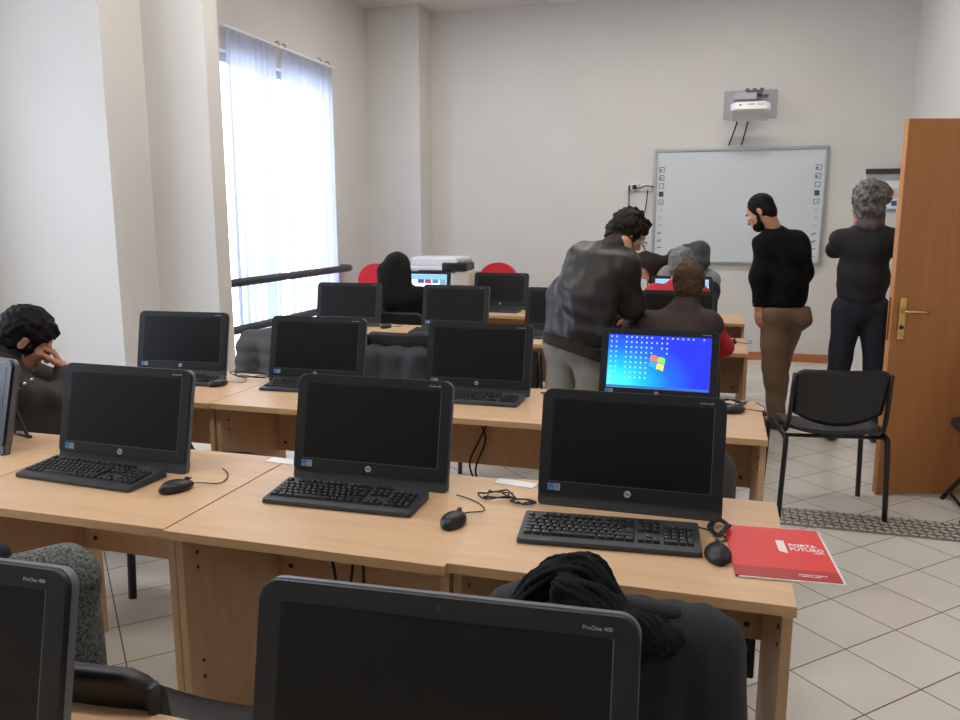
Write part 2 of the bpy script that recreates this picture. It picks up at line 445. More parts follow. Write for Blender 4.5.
for y in (-0.1,0.02,0.72,0.9): 
    tube('hook', [(0,y,0.01),(-0.01,y,0.05),(-0.04,y,0.055)], 0.008, GREYP, ct)
def rail(z, label, yend):
    o = thing('wall_rail', label, 'rail', (WX,7.0,z), 0, 'dark rails in front of the tall window')
    P = [(0.13,-1.55,0),(0.13,yend-7.0-0.1,0),(0.12,yend-7.0-0.03,0),(0.09,yend-7.0,0),(0.0,yend-7.0,0)]
    tube('rail_bar', P, 0.036, RAILM, o, n=12, cap=True)
    for y in (-1.2, 0.0): tube('bracket', [(0.0,y,0),(0.13,y,0)], 0.014, RAILM, o)
rail(1.02, 'upper dark metal rail running across the curtained window', 8.12)
rail(0.62, 'lower dark metal rail running across the curtained window', 8.12)

# ceiling lamps (out of frame, above the rows)
lamp0 = None
for i,(x,y,s) in enumerate(((-2.6,1.2,''),(-0.4,1.2,''),(-2.6,4.6,''),(-0.4,4.6,''),(-2.2,7.4,''),(0.1,7.4,''))):
    lb = 'white fluorescent ceiling panel %s %s' % (('above the front desk row','above the middle desks','above the rear row near the whiteboard')[i//2], ('on the window side','on the door side')[i%2])
    if lamp0 is None:
        lamp0 = thing('ceiling_light', lb, 'ceiling light', (x,y,H-0.0), 0, 'fluorescent ceiling panels')
        box('lamp_housing', (0,0,-0.03), (1.22,0.32,0.06), WHITEP, lamp0, 0.004)
        box('diffuser', (0,0,-0.065), (1.16,0.27,0.012), emi('lamp_diffuser_glow',(255,249,243),LAMP_E), lamp0)
    else: dup(lamp0, (x,y,H), 0, lb)

# checkered metal strip on the floor
def plate_mat():
    m = bpy.data.materials.new('checker_plate_steel'); m.use_nodes = True
    N = m.node_tree.nodes; L = m.node_tree.links; b = N['Principled BSDF']
    b.inputs['Metallic'].default_value = 0.45; b.inputs['Roughness'].default_value = 0.42; b.inputs['Base Color'].default_value = col((150,144,136))
    return m
PLATE = plate_mat()
cs = thing('floor_strip', 'strip of checkered metal plate laid across the tiled floor by the door', 'floor plate', (0.65,4.32,0))
bm = bmesh.new(); add_box(bm, (0,0,0.003), (2.3,0.26,0.006), 0.002)
finish(bm, 'plate', PLATE, cs)
bm = bmesh.new()
nx = 58
for i in range(nx):
    for j in range(6):
        x = -1.13+i*0.039; y = -0.105+j*0.042; a = 35 if (i+j)%2 else -35
        M = Matrix.Translation((x,y,0.0065)) @ Matrix.Rotation(math.radians(a),4,'Z')
        add_box(bm, (0,0,0), (0.032,0.009,0.009), 0.002, 1, M)
st = finish(bm, 'raised_tread_pattern', mat('tread_bright_steel',(222,220,214),0.35,metal=0.5), cs); st['kind'] = 'stuff'

# door leaf standing open
dr = bpy.data.objects.new('door_1', None); COL.objects.link(dr); struct(dr); dr.location = (0.93,4.815,0.01); dr.rotation_euler = (0,0,math.radians(16))
dr['label'] = 'open orange-brown wooden door leaf with brass lever handle'
bm = bmesh.new(); add_box(bm, (0.46,0.022,1.03), (0.92,0.040,2.06), 0.002)
finish(bm, 'door_panel', DOORM, dr)
box('door_edge', (-0.001,0.022,1.03), (0.006,0.044,2.058), DOORE, dr, 0.001)
box('lock_faceplate', (-0.005,0.022,1.0), (0.004,0.022,0.24), BRASS, dr, 0.001)
pl = box('handle_plate', (0.052,-0.003,1.0), (0.042,0.008,0.235), BRASS, dr, 0.006)
tube('lever', [(0.052,-0.005,1.045),(0.052,-0.045,1.045),(0.07,-0.055,1.045),(0.17,-0.055,1.04)], 0.009, BRASS, pl, curve=4)
tube('keyhole', [(0.052,-0.006,0.955),(0.052,-0.012,0.955)], 0.012, BLACKP, pl, n=14)
tube('screw', [(0.052,-0.006,0.9),(0.052,-0.009,0.9)], 0.005, ALU, pl)
tube('screw', [(0.052,-0.006,1.1),(0.052,-0.009,1.1)], 0.005, ALU, pl)
struct(box('door_2', (RX+0.075,5.08,1.06), (0.17,0.05,2.12), DOORE))   # frame jambs of the doorway
struct(box('door_3', (RX+0.075,6.04,1.06), (0.17,0.05,2.12), DOORE))

# ------------------------------------------------------------ things on the back wall
YB = 9.32
wb = thing('interactive_whiteboard', 'large interactive whiteboard with grey frame and icon strips on the back wall', 'whiteboard', (0.163,YB,1.06))
W2, HH = 0.89, 1.245
box('board_surface', (0,-0.022,HH/2), (2*W2-0.04,0.03,HH-0.04), WBOARD, wb)
for n_,c,s in (('frame_rail',(0,-0.028,HH-0.015),(2*W2,0.05,0.035)),('frame_rail',(0,-0.028,0.015),(2*W2,0.05,0.035)),('frame_rail',(-W2+0.015,-0.028,HH/2),(0.035,0.048,HH)),('frame_rail',(W2-0.015,-0.028,HH/2),(0.035,0.048,HH))):
    box(n_, c, s, ALU, wb, 0.006)
for sx in (-1,1):
    bm = bmesh.new(); x = sx*(W2-0.085); y = -0.0385
    def qd(cx,cz,w,h): add_box(bm, (cx,y,cz), (w,0.002,h))
    for i in range(5):
        cz = HH-0.22-i*0.088; w = 0.05
        if i == 3: qd(x,cz,w,0.055)
        else:
            qd(x,cz+w/2,w,0.006); qd(x,cz-w/2,w,0.006); qd(x-w/2,cz,0.006,w); qd(x+w/2,cz,0.006,w)
            if i < 2: qd(x-0.01,cz-0.005,0.018,0.018)
            if i == 4: qd(x+0.004,cz,0.012,0.012)
    for i in range(7):
        cz = HH-0.66-i*0.082
        M = Matrix.Translation((x,y,cz)) @ Matrix.Rotation(math.radians(-45+i*9),4,'Y')
        add_box(bm, (0,0,0), (0.034+0.003*i,0.002,0.005+0.003*(i in (3,4,5))), 0, 1, M)
        if i in (3,4): add_box(bm, (x-0.01,y,cz-0.014), (0.04,0.002,0.006))
    finish(bm, 'icon_strip', INK, wb)
pj = thing('wall_projector', 'white projector on a grey wall plate above the whiteboard', 'projector', (0.25,YB,2.75))
box('wall_plate', (0.0,-0.012,0.0), (0.54,0.022,0.29), GREYP, pj, 0.004)
bm = bmesh.new(); add_box(bm, (0.03,-0.13,0.09), (0.16,0.24,0.05), 0.01); add_box(bm,(0.12,-0.20,0.055),(0.10,0.05,0.03),0.008)
for k in range(3): add_box(bm, (-0.04+k*0.07,-0.2,0.12), (0.04,0.05,0.03), 0.006)
finish(bm, 'mount_arm', mat('mount_dark_grey',(84,86,90),0.5), pj)
box('top_cover', (-0.06,-0.30,0.035), (0.22,0.18,0.07), GREYP, pj, 0.01)
bm = bmesh.new(); add_prism(bm, rrect_pts(0.39,0.30,0.06), -0.0, 0.0001)
bm.free()
bm = bmesh.new(); add_prism(bm, rrect_pts(0.385,0.27,0.055,8), -0.035, 0.045, 0.014)
PT = Matrix.Translation((-0.01,-0.40,-0.115)) @ Matrix.Rotation(math.radians(-20),4,'X') @ Matrix.Translation((0.01,0.40,0.045))
pb_ = finish(bm, 'body', WHITEP, pj, mtx=PT @ Matrix.Translation((-0.01,-0.40,-0.045)) @ Matrix.Rotation(math.radians(90),4,'X') @ Matrix.Rotation(PI,4,'X'))
box('underside_panel', (-0.01,-0.40,-0.092), (0.34,0.23,0.012), mat('underside_grey',(206,204,200),0.6), pj, 0.004, mtx=PT)
box('front_port', (-0.0,-0.538,-0.04), (0.06,0.004,0.014), GREYP, pj, mtx=PT)
box('front_grille', (0.09,-0.538,-0.04), (0.07,0.004,0.026), mat('grille_grey',(198,200,204),0.6), pj, mtx=PT)
box('lens_window', (-0.11,-0.538,-0.045), (0.02,0.004,0.014), BLACKP, pj, mtx=PT)
tube('cable', [(-0.12,-0.3,-0.09),(-0.13,-0.15,-0.2),(-0.17,-0.04,-0.33),(-0.20,-0.03,-0.42)], 0.008, BLACKR, pj, curve=5)
tube('cable', [(0.0,-0.3,-0.09),(-0.02,-0.12,-0.2),(-0.05,-0.05,-0.34),(-0.07,-0.03,-0.42)], 0.008, BLACKR, pj, curve=5)
for i,(x,w,lb) in enumerate(((-0.955,0.13,'white wall socket plate with a black plug left of the whiteboard'),(-0.81,0.13,'white wall socket plate right beside the whiteboard frame'))):
    so = thing('wall_socket', lb, 'socket', (x,YB,1.9), 0, 'wall sockets beside the whiteboard')
    box('cover', (0,-0.012,0), (w,0.024,0.085), WHITEP, so, 0.005)
    if i == 0:
        p_ = box('plug', (0.02,-0.045,0.0), (0.045,0.05,0.05), BLACKP, so, 0.01); box('plug', (-0.04,-0.035,-0.01), (0.018,0.03,0.07), BLACKP, so, 0.004)
        tube('cord', [(0.03,-0.05,0.0),(0.08,-0.05,-0.01),(0.14,-0.05,0.012),(0.24,-0.05,0.0)], 0.006, BLACKR, so, curve=5)
        tube('cord', [(-0.04,-0.03,-0.03),(-0.035,-0.03,-0.3),(0.0,-0.03,-0.5),(0.02,-0.03,-1.7)], 0.006, BLACKR, so, curve=5)
    else:
        tube('cord', [(0.02,-0.03,-0.03),(0.0,-0.03,-0.25),(-0.06,-0.03,-0.5),(0.06,-0.03,-0.9),(0.0,-0.03,-1.7)], 0.006, BLACKR, so, curve=5)
pf = thing('framed_poster', 'poster with dark top bar on the back wall behind the curly grey-haired man', 'poster', (1.62,YB,1.62))
box('poster_sheet', (0,0.004,0.18), (0.36,0.024,0.36), PAPER, pf)
box('top_bar', (0,-0.019,0.415), (0.38,0.038,0.05), mat('bar_dark_brown',(62,46,42),0.5), pf, 0.003)
box('header_band', (0,-0.012,0.355), (0.36,0.008,0.07), GREYP, pf)
box('printed_shape', (0.09,-0.012,0.19), (0.12,0.006,0.1), mat('print_pink',(220,186,190),0.7), pf)
box('printed_shape', (0.10,-0.012,0.09), (0.05,0.006,0.05), mat('print_blue',(60,76,130),0.7), pf)
box('printed_shape', (0.06,-0.012,0.02), (0.13,0.006,0.03), mat('print_grey_blue',(120,140,170),0.7), pf)

# ------------------------------------------------------------ desks
DT = 0.73
def make_desk():
    d = thing('desk', 'x', 'desk', (0,0,0), 0, 'beech laminate computer desks in rows')
    w = 0.794
    box('desktop', (0,0.335,DT-0.0125), (w,0.67,0.025), BEECH, d, 0.0015)
    bx_ = box('edge_band', (0,-0.0005,DT-0.0125), (w,0.003,0.0246), BEECHE, d)
    for s in (-1,1):
        sp = box('side_panel', (s*(w/2-0.0135),0.32,0.3475), (0.023,0.56,0.695), BEECHV, d, 0.001)
        for z in (0.63,0.585,0.30,0.25): tube('bolt_cap', [(s*(w/2-0.0245),0.10,z),(s*(w/2-0.0285),0.10,z)], 0.006 if z in (0.63,0.25) else 0.0045, BOLT, sp, 10, False)
    mp_ = box('modesty_panel', (0,0.535,0.53), (w-0.055,0.018,0.33), BEECHV, d, 0.001)
    for s in (-1,1):
        for z in (0.41,0.64): tube('bolt_cap', [(s*(w/2-0.07),0.527,z),(s*(w/2-0.07),0.522,z)], 0.008, BOLT, mp_, 12, False)
    for s in (-1,1): box('spacer', (s*(w/2-0.0135),0.32,0.70), (0.018,0.4,0.011), mat('spacer_dark',(90,66,46),0.6), d)
    return d
desk0 = make_desk(); used = False
rown = ['nearest row under the camera','first full row','second row','third row','last row by the whiteboard']
xs4 = [-2.59,-1.79,-0.99,-0.197]
desks = {0:([-1.79,-0.99,-0.197],[0.35]*3), 1:(xs4,[1.735,1.715,1.705,1.725]), 2:([x+0.015 for x in xs4],[3.03,3.035,3.095,3.10]), 3:([x+0.01 for x in xs4],[5.16,5.15,5.15,5.14]), 4:([x+0.03 for x in xs4],[6.63]*4)}
for r,(xs_,ys_) in desks.items():
    n = len(xs_)
    for i,(x,y) in enumerate(zip(xs_,ys_)):
        pos = ['at the far left end','second from the left','second from the right','at the right end'][i+(4-n)]
        lb = 'beech desk %s of the %s' % (pos, rown[r])
        if not used: o = desk0; o.location = (x,y,0); o['label'] = lb; used = True
        else: dup(desk0, (x,y,0), 0, lb)

# ------------------------------------------------------------ all-in-one computers
TILT = Matrix.Rotation(math.radians(-12),4,'X')
def make_aio(screen='off', fine=True):
    o = thing('desktop_computer', 'x', 'computer', (0,0,DT), 0, 'black all-in-one computers on the desks')
    W, HT = 0.515, 0.34
    bm = bmesh.new(); add_prism(bm, rrect_pts(W,HT-0.034,0.02,8,0,0.034+(HT-0.034)/2,radii=(0.026,0.026,0.012,0.012)), 0.0, 0.012, 0.003)
    finish(bm, 'bezel', BEZEL, o, mtx=TILT)
    bm = bmesh.new(); add_prism(bm, rrect_pts(W+0.002,HT,0.02,8,0,HT/2+0.001,radii=(0.027,0.027,0.015,0.015)), 0.0115, 0.026, 0.0)
    finish(bm, 'side_rim', HOUSEL, o, mtx=TILT)
    bm = bmesh.new(); add_prism(bm, rrect_pts(W,HT-0.004,0.02,8,0,HT/2+0.001), 0.026, 0.052, 0.0, tap=0.86)
    finish(bm, 'rear_housing', HOUSE, o, mtx=TILT)
    bm = bmesh.new(); add_prism(bm, rrect_pts(W,0.042,0.012,6,0,0.021,radii=(0.003,0.003,0.014,0.014)), 0.005, 0.03, 0.002)
    finish(bm, 'chin', HOUSE, o, mtx=TILT)
    sm = {'off':SCREEN,'desktop':DESKT}.get(screen, SCREEN)
    if screen == 'web': sm = emi('screen_page_white',(236,240,246),1.0)
    s = box('screen', (0,0.0,0.193), (0.449,0.0016,0.238), sm, o, mtx=TILT)
    bm = bmesh.new(); add_box(bm, (0.2253,0,0.193),(0.0012,0.002,0.240)); add_box(bm, (0,0,0.0735),(0.452,0.002,0.0012))  # right and lower strips paint the reflection on the screen bevel as grey
    finish(bm, 'bevel_glint', mat('bevel_glint_grey',(98,102,102),0.35), o, mtx=TILT)
    bm = bmesh.new()
    add_tube(bm, [(-0.07,0.125,0.2),(-0.1,0.175,0.01),(-0.1,0.185,0.005),(0.1,0.185,0.005),(0.1,0.175,0.01),(0.07,0.125,0.2)], 0.007, 8)
    add_box(bm, (0,0.13,0.1),(0.1,0.02,0.16),0.005, 2, Matrix.Translation((0,0.02,0.0)))
    finish(bm, 'easel_stand', HOUSE, o)
    if fine:
        bm = bmesh.new(); add_tube(bm, [(0,-0.0005,0.0545),(0,-0.0020,0.0545)], 0.0095, 24); lg = finish(bm, 'round_emblem', mat('emblem_silver',(185,188,190),0.4), o, mtx=TILT)
        text_obj('emblem_letters', 'hp', 0.0135, BEZEL, lg, TILT @ Matrix.Translation((0,-0.0022,0.0555)) @ Matrix.Rotation(PI/2,4,'X'), bold=0.0003)
        text_obj('model_lettering', 'ProOne 400', 0.0075, mat('lettering_grey',(185,187,190),0.5), o, TILT @ Matrix.Translation((0.205,-0.0012,0.3235)) @ Matrix.Rotation(PI/2,4,'X'))
        bm = bmesh.new(); add_tube(bm, [(0,-0.0003,0.327),(0,-0.0012,0.327)], 0.0032, 14); finish(bm, 'webcam', mat('webcam_glass',(70,72,76),0.2), o, mtx=TILT)
        box('sticker', (-0.2215,-0.0008,0.057), (0.0165,0.001,0.020), STICKB, o, mtx=TILT)
        box('sticker', (-0.2025,-0.0008,0.057), (0.0185,0.001,0.020), STICKG, o, mtx=TILT)
        bm = bmesh.new()
        for k in range(3): add_box(bm, (-0.2025+0.001*k,-0.0015,0.063-0.005*k), (0.012-0.003*k,0.0006,0.0016))
        add_box(bm, (-0.2215,-0.0015,0.060), (0.010,0.0006,0.0022))
        finish(bm, 'sticker_print', INK, o, mtx=TILT)
    if screen == 'desktop':
        def sx_(u): return -0.2245+0.449*u
        def sz_(v): return 0.312-0.238*v
        bm = bmesh.new()
        cells = [(c,r) for c in (0,1) for r in range(10 if c == 0 else 8)]+[(c,r) for c in range(3,9) for r in range(9) if not (c == 8 and r > 3)]+[(c,0) for c in range(10,17)]+[(18,0),(9,1),(10,1),(11,1),(10,2),(11,2),(11,3)]
        for c,r in cells: add_box(bm, (sx_(0.03+c*0.05),-0.0014,sz_(0.04+r*0.095)), (0.007,0.001,0.007))
        ic = finish(bm, 'desktop_icons', emi('icon_pale',(150,190,245),1.0), s, mtx=TILT); ic['kind'] = 'stuff'
        box('taskbar', (0,-0.0012,sz_(0.975)), (0.448,0.0008,0.010), emi('taskbar_blue',(60,120,200),0.6), s, mtx=TILT)
        cx,cz = sx_(0.50), sz_(0.50)
        fl = [((-0.032,0.030),(-0.003,0.026),(-0.006,0.001),(-0.036,0.006),(238,110,60)), ((0.0,0.025),(0.032,0.016),(0.028,-0.009),(-0.003,0.0),(130,200,60)),
              ((-0.037,0.002),(-0.007,-0.003),(-0.011,-0.028),(-0.041,-0.020),(40,150,230)), ((-0.004,-0.004),(0.027,-0.013),(0.022,-0.038),(-0.008,-0.029),(250,210,60))]
        root = bpy.data.objects.new('window_logo', bpy.data.meshes.new('window_logo')); COL.objects.link(root); root.parent = s
        bm = bmesh.new()
        mts = []
        for k,(a,b,c,d,rgb) in enumerate(fl):
            mts.append(emi('logo_pane_%s' % ('red','green','blue','yellow')[k], rgb, 1.0))
            n = 6; prev = None
            for i in range(n+1):
                t = i/n; w = 0.004*math.sin(PI*t)
                top = (cx+a[0]+(b[0]-a[0])*t, -0.0018, cz+a[1]+(b[1]-a[1])*t+w); bot = (cx+d[0]+(c[0]-d[0])*t, -0.0018, cz+d[1]+(c[1]-d[1])*t+w)
                cur = (bm.verts.new(top), bm.verts.new(bot))
                if prev: f = bm.faces.new((prev[0],cur[0],cur[1],prev[1])); f.material_index = k
                prev = cur
        bmesh.ops.transform(bm, matrix=TILT, verts=bm.verts); bm.to_mesh(root.data); bm.free()
        for k in mts: root.data.materials.append(k)
    if screen == 'web':
        box('page_header', (0,-0.0012,0.285), (0.448,0.0008,0.05), emi('page_header_blue',(120,180,215),0.9), s, mtx=TILT)
        box('page_side', (0.19,-0.0014,0.235), (0.06,0.0008,0.06), emi('page_side_blue',(110,150,180),0.9), s, mtx=TILT)
        for k,(x,rgb) in enumerate(((-0.03,(60,60,130)),(0.04,(170,40,70)),(0.115,(60,130,150)))):
            box('page_button', (x,-0.0016,0.245), (0.062,0.0008,0.036), emi('button_%s' % ('indigo','crimson','teal')[k], rgb, 0.9), s, mtx=TILT)
    return o
aio0 = make_aio(); aiof = make_aio(fine=False)
def put(o, x, y, rz, lb): o.location = (x,y,DT); o.rotation_euler = (0,0,math.radians(rz)); o['label'] = lb; return o
put(aio0, -0.213, 2.18, 0, 'black computer with dark screen beside the red folder on the first full row')
def aio(x, y, rz, lb, src=None): return dup(src or aio0, (x,y,DT), math.radians(rz), lb)
aio(-1.012, 2.185, 0.5, 'black all-in-one computer with dark screen in the middle of the first full row')
aio(-1.888, 2.125, -1.5, 'black all-in-one computer with dark screen in front of the man holding his face')
aio(-2.62, 2.19, -17, 'computer cut off by the left edge of the photo, its screen reflecting light')
aio(-0.322, 0.85, 3.4, 'large nearest all-in-one computer at the bottom centre of the photo')
aio(-1.108, 0.765, 2.0, 'nearest all-in-one computer at the bottom left corner of the photo')
aio(-2.72, 3.56, 5, 'black all-in-one computer at the left end of the second row, beside the pillar')
aio(-1.92, 3.55, 1.5, 'black all-in-one computer in the second row in front of the grey quilted jacket')
aio(-1.07, 3.55, 0, 'black computer in the second row just left of the man in the leather jacket')
put(make_aio('desktop'), -0.235, 3.55, -2, 'computer whose lit screen shows a blue desktop with a four-colour window logo')
aio(-2.735, 5.62, 5, 'dark computer at the left end of the third row, left of the mouse')
aio(-1.865, 5.62, 1, 'dark computer in the third row, right of the woman with long black hair')
put(aiof, -1.07, 5.62, 0, 'dark all-in-one computer in the third row partly behind the leather jacket')
aio(-0.245, 5.62, 0, 'dark all-in-one computer in front of the man in the brown vest', aiof)
put(make_aio('web', False), -2.66, 7.08, 0, 'computer showing a web page in front of the woman with long black hair')
aio(-1.905, 7.08, 0, 'dark all-in-one computer in the last row in front of the right red chair')
put(make_aio('web', False), -0.29, 7.08, 0, 'all-in-one computer with lit screen in front of the grey-haired man in red')

# ------------------------------------------------------------ keyboards
KP = 0.019
def key_mesh(w, h, cache={}):
    k = (round(w,3),round(h,3))
    if k in cache: return cache[k]
    bm = bmesh.new(); a = KP*w-0.0016; b = KP*h-0.0016
    v0 = [bm.verts.new((sx*a/2,sy*b/2,0)) for sx,sy in ((-1,-1),(1,-1),(1,1),(-1,1))]
    v1 = [bm.verts.new((sx*(a/2-0.0026),sy*(b/2-0.0022)+0.0006,0.0075)) for sx,sy in ((-1,-1),(1,-1),(1,1),(-1,1))]
    bm.faces.new(v1); bm.faces.new(v0[::-1])
    for i in range(4): bm.faces.new((v0[i],v0[(i+1)%4],v1[(i+1)%4],v1[i]))
    if w < 6:
        x = -a/2+0.0052; y = 0.0022
        f = bm.faces.new([bm.verts.new(p) for p in ((x-0.0016,y-0.002,0.0077),(x+0.0016,y-0.002,0.0077),(x+0.0016,y+0.002,0.0077),(x-0.0016,y+0.002,0.0077))]); f.material_index = 1
    me = bpy.data.meshes.new('key'); bm.to_mesh(me); bm.free(); me.materials.append(KEYM); me.materials.append(LEGEND)
    cache[k] = me; return me
def layout():
    K = []; y0 = 0.0
    def row(y, items, x=0.0):
        for it in items:
            if isinstance(it, tuple): x += it[0]; continue
            K.append((x+it/2, y, it, 1)); x += it
    row(0, [1]*13+[2]); row(1, [1.5]+[1]*12); row(2, [1.75]+[1]*12); row(3, [1.25]+[1]*11+[2.75]); row(4, [1.25]*3+[6.25]+[1.25]*4)
    K.append((14.38,1.5,1.2,2))
    nx_ = 15.4
    row(0,[1]*3,nx_); row(1,[1]*3,nx_); row(3,[1],nx_+1); row(4,[1]*3,nx_)
    px_ = 18.8
    row(0,[1]*4,px_); row(1,[1]*3,px_); row(2,[1]*3,px_); row(3,[1]*3,px_); row(4,[2,1],px_); K.append((px_+3.5,1.5,1,2)); K.append((px_+3.5,3.5,1,2))
    K2 = len(K)
    row(-1.35, [1,(1,),1,1,1,1,(.5,),1,1,1,1,(.5,),1,1,1,1]); row(-1.35,[1]*3,nx_)
    return K
KEYS = layout()
def make_keyboard(individual):
    o = thing('keyboard', 'x', 'keyboard', (0,0,DT), 0, 'black wired keyboards on the desks')
    w, d = 0.462, 0.170
    bm = bmesh.new(); pts = rrect_pts(w,d,0.008,4)
    lo = [bm.verts.new((x,y,0.002)) for x,y in pts]; tp = [bm.verts.new((x*0.992,y*0.98,0.014+0.014*(y/d+0.5))) for x,y in pts]
    mid = [bm.verts.new((x,y,0.010+0.012*(y/d+0.5))) for x,y in pts]
    n = len(pts); bm.faces.new(tp); bm.faces.new(lo[::-1])
    for A,B in ((lo,mid),(mid,tp)):
        for i in range(n): bm.faces.new((A[i],A[(i+1)%n],B[(i+1)%n],B[i]))
    finish(bm, 'keyboard_body', KBODY, o)
    def pos(kx,ky):
        x = -w/2+0.012+kx*KP; y = d/2-0.055-ky*KP
        return x, y, 0.014+0.014*(y/d+0.5)-0.0005
    tl = math.atan(0.014/d)
    if individual:
        for i,(kx,ky,kw,kh) in enumerate(KEYS[:100]):
            k = bpy.data.objects.new('key', key_mesh(kw,kh)); COL.objects.link(k); k.parent = o; k.location = pos(kx,ky); k.rotation_euler = (tl,0,0)
    bm = bmesh.new()
    for (kx,ky,kw,kh) in (KEYS[100:] if individual else KEYS):
        s = len(bm.verts); bm.from_mesh(key_mesh(kw,kh)); bm.verts.ensure_lookup_table()
        bmesh.ops.transform(bm, matrix=Matrix.Translation(pos(kx,ky)) @ Matrix.Rotation(tl,4,'X'), verts=bm.verts[s:])
    k = finish(bm, 'keys', [KEYM,LEGEND], o, recalc=False); k['kind'] = 'stuff'
    bm = bmesh.new()
    for q in range(3):
        x,y,z = pos(19.6+q*1.1,-1.5); add_box(bm,(x,y,z+0.0008),(0.003,0.0015,0.001))
    finish(bm, 'status_lights', LEGEND, o)
    tube('cable', [(-0.19,d/2-0.004,0.012),(-0.192,d/2+0.02,0.008),(-0.16,d/2+0.028,0.006),(-0.06,d/2+0.03,0.006),(-0.02,d/2+0.012,0.012)], 0.0022, BLACKR, o, curve=6)
    return o
kb0 = make_keyboard(True); kb1 = make_keyboard(False)
put(kb0, -0.238, 1.99, 4.8, 'black keyboard in front of the right-end computer of the first full row')
dup(kb0, (-1.018,2.05,DT), math.radians(1.2), 'black keyboard in front of the middle computer of the first full row')
dup(kb0, (-1.905,2.02,DT), math.radians(-3.2), 'black keyboard in front of the left computer of the first full row')
put(kb1, -1.88, 3.43, 1.5, 'black keyboard at the second-row computer in front of the grey quilted jacket')
for x,y,rz,lb in ((-1.05,3.42,0.5,'black keyboard at the second-row computer left of the man in the leather jacket'),(-2.62,3.40,8,'black keyboard at the computer beside the pillar'),
    (-1.90,5.45,0,'black keyboard at the third-row computer right of the black-haired woman'),(-1.05,5.45,0,'black keyboard at the third-row computer beside the leather jacket'),(-1.9,6.9,0,'black keyboard at the last-row computer in front of the right red chair')):
    dup(kb1, (x,y,DT), math.radians(rz), lb)

# ------------------------------------------------------------ mice
def make_mouse():
    o = thing('mouse', 'x', 'mouse', (0,0,DT), 0, 'black wired mice on the desks')
    bm = bmesh.new(); bmesh.ops.create_uvsphere(bm, u_segments=28, v_segments=18, radius=1)
    for v in bm.verts:
        x,y,z = v.co
        k = 1+0.08*math.cos(y*PI) ; zz = max(z,-0.55)
        v.co = (x*0.0305*k*(1-0.10*y), y*0.056, 0.011+zz*(0.025 if zz > 0 else 0.018)*(1-0.18*y))
    body = finish(bm, 'mouse_shell', BLACKP, o, True)
    bm = bmesh.new(); add_tube(bm, [(-0.004,0.034,0.029),(0.004,0.034,0.029)], 0.008, 16); finish(bm, 'scroll_wheel', HOUSE, body)
    box('button_gap', (0,0.035,0.030), (0.001,0.03,0.004), mat('gap_black',(6,6,6),0.8), body)
    tube('cable', [(0,0.054,0.012),(0.005,0.085,0.006),(0.035,0.12,0.003),(0.01,0.16,0.003),(-0.04,0.19,0.004),(-0.09,0.2,0.006)], 0.0019, BLACKR, o, curve=6)
    return o
ms0 = make_mouse()
put(ms0, 0.035, 1.94, 5, 'black mouse between the keyboard and the red folder')
bm = bmesh.new()      # tied cable bundle behind this mouse
for k in range(4): add_tube(bm, catmull([(0.005+0.004*k,0.12,0.008),(0.03+0.004*k,0.15,0.02+0.003*k),(0.045,0.20-0.004*k,0.012),(0.02,0.22-0.006*k,0.02),(-0.01+0.004*k,0.18,0.012),(0.005,0.13,0.008)],5), 0.003, 6)
cb_ = finish(bm, 'cable_bundle', BLACKR, ms0, True)
for x,y,rz,lb in ((-0.655,1.965,-8,'black mouse beside the keyboard in the middle of the first full row'),(-1.555,1.985,-28,'black mouse near the seam of the two left desks in the first full row'),
    (0.10,3.52,-50,'black mouse at the right end of the second row'),(-2.36,3.38,-20,'black mouse beside the pillar-side computer'),(-2.40,5.60,-20,'black mouse on the third row below the woman with long hair'),(0.10,5.52,-60,'black mouse at the right end of the third row')):
    r = thing('mouse', lb, 'mouse', (x,y,DT), math.radians(rz), 'black wired mice on the desks')
    for ch in kids(ms0):
        if ch.name.startswith('cable_bundle'): continue
        c = ch.copy(); COL.objects.link(c); c.parent = r
        for g in kids(ch): gg = g.copy(); COL.objects.link(gg); gg.parent = c
# loose cable loops behind the monitors
def loops(name, base, seed, lb, n=3, s=1.0, parent=None):
    rnd = random.Random(seed); bm = bmesh.new()
    for k in range(n):
        P = []
        for i in range(9):
            a = i*0.9+rnd.uniform(-.3,.3); P.append((s*(0.09*math.cos(a)+rnd.uniform(-.03,.03)), s*(0.05*math.sin(a)+rnd.uniform(-.02,.02)), 0.004+0.02*abs(math.sin(i*1.3+k))*s))
        add_tube(bm, catmull(P,5), 0.0025, 6)
    o = finish(bm, name, BLACKR, None, True); o.location = base
    return tag(o, lb, 'cable')
loops('cable', (-2.30,3.60,DT), 3, 'loose black cables beside the pillar-side computer', 3, 1.2)
loops('cable', (0.07,3.66,DT), 4, 'loose black cables at the right end of the second row', 3, 0.8)
loops('cable', (-0.60,2.20,DT), 5, 'tangled black cable between the two right computers of the first full row', 2, 0.55)
loops('cable', (-0.51,2.17,DT), 15, 'twisted black cable at the lower left corner of the right-end computer', 2, 0.35)
loops('cable', (-0.72,3.62,DT), 6, 'black cable beside the second-row computer at the grey trousers', 2, 0.5)
def hang(lb, P, r=0.005): return tag(tube('hanging_cable', P, r, BLACKR, None, curve=6), lb, 'cable', 'black cables hanging under the desks')
hang('black cable hanging under the first full row, left of the pair', [(-1.20,2.15,0.70),(-1.19,2.15,0.62),(-1.13,2.15,0.52),(-1.10,2.15,0.3),(-1.1,2.15,0.006)])
hang('black cable of the crossing pair hanging under the first full row', [(-1.08,2.15,0.70),(-1.085,2.15,0.60),(-1.05,2.15,0.52),(-1.07,2.15,0.3),(-1.05,2.15,0.006)])
hang('black cable hanging under the first full row, right of the pair', [(-1.01,2.15,0.70),(-1.01,2.15,0.6),(-1.015,2.15,0.45),(-1.0,2.15,0.006)])
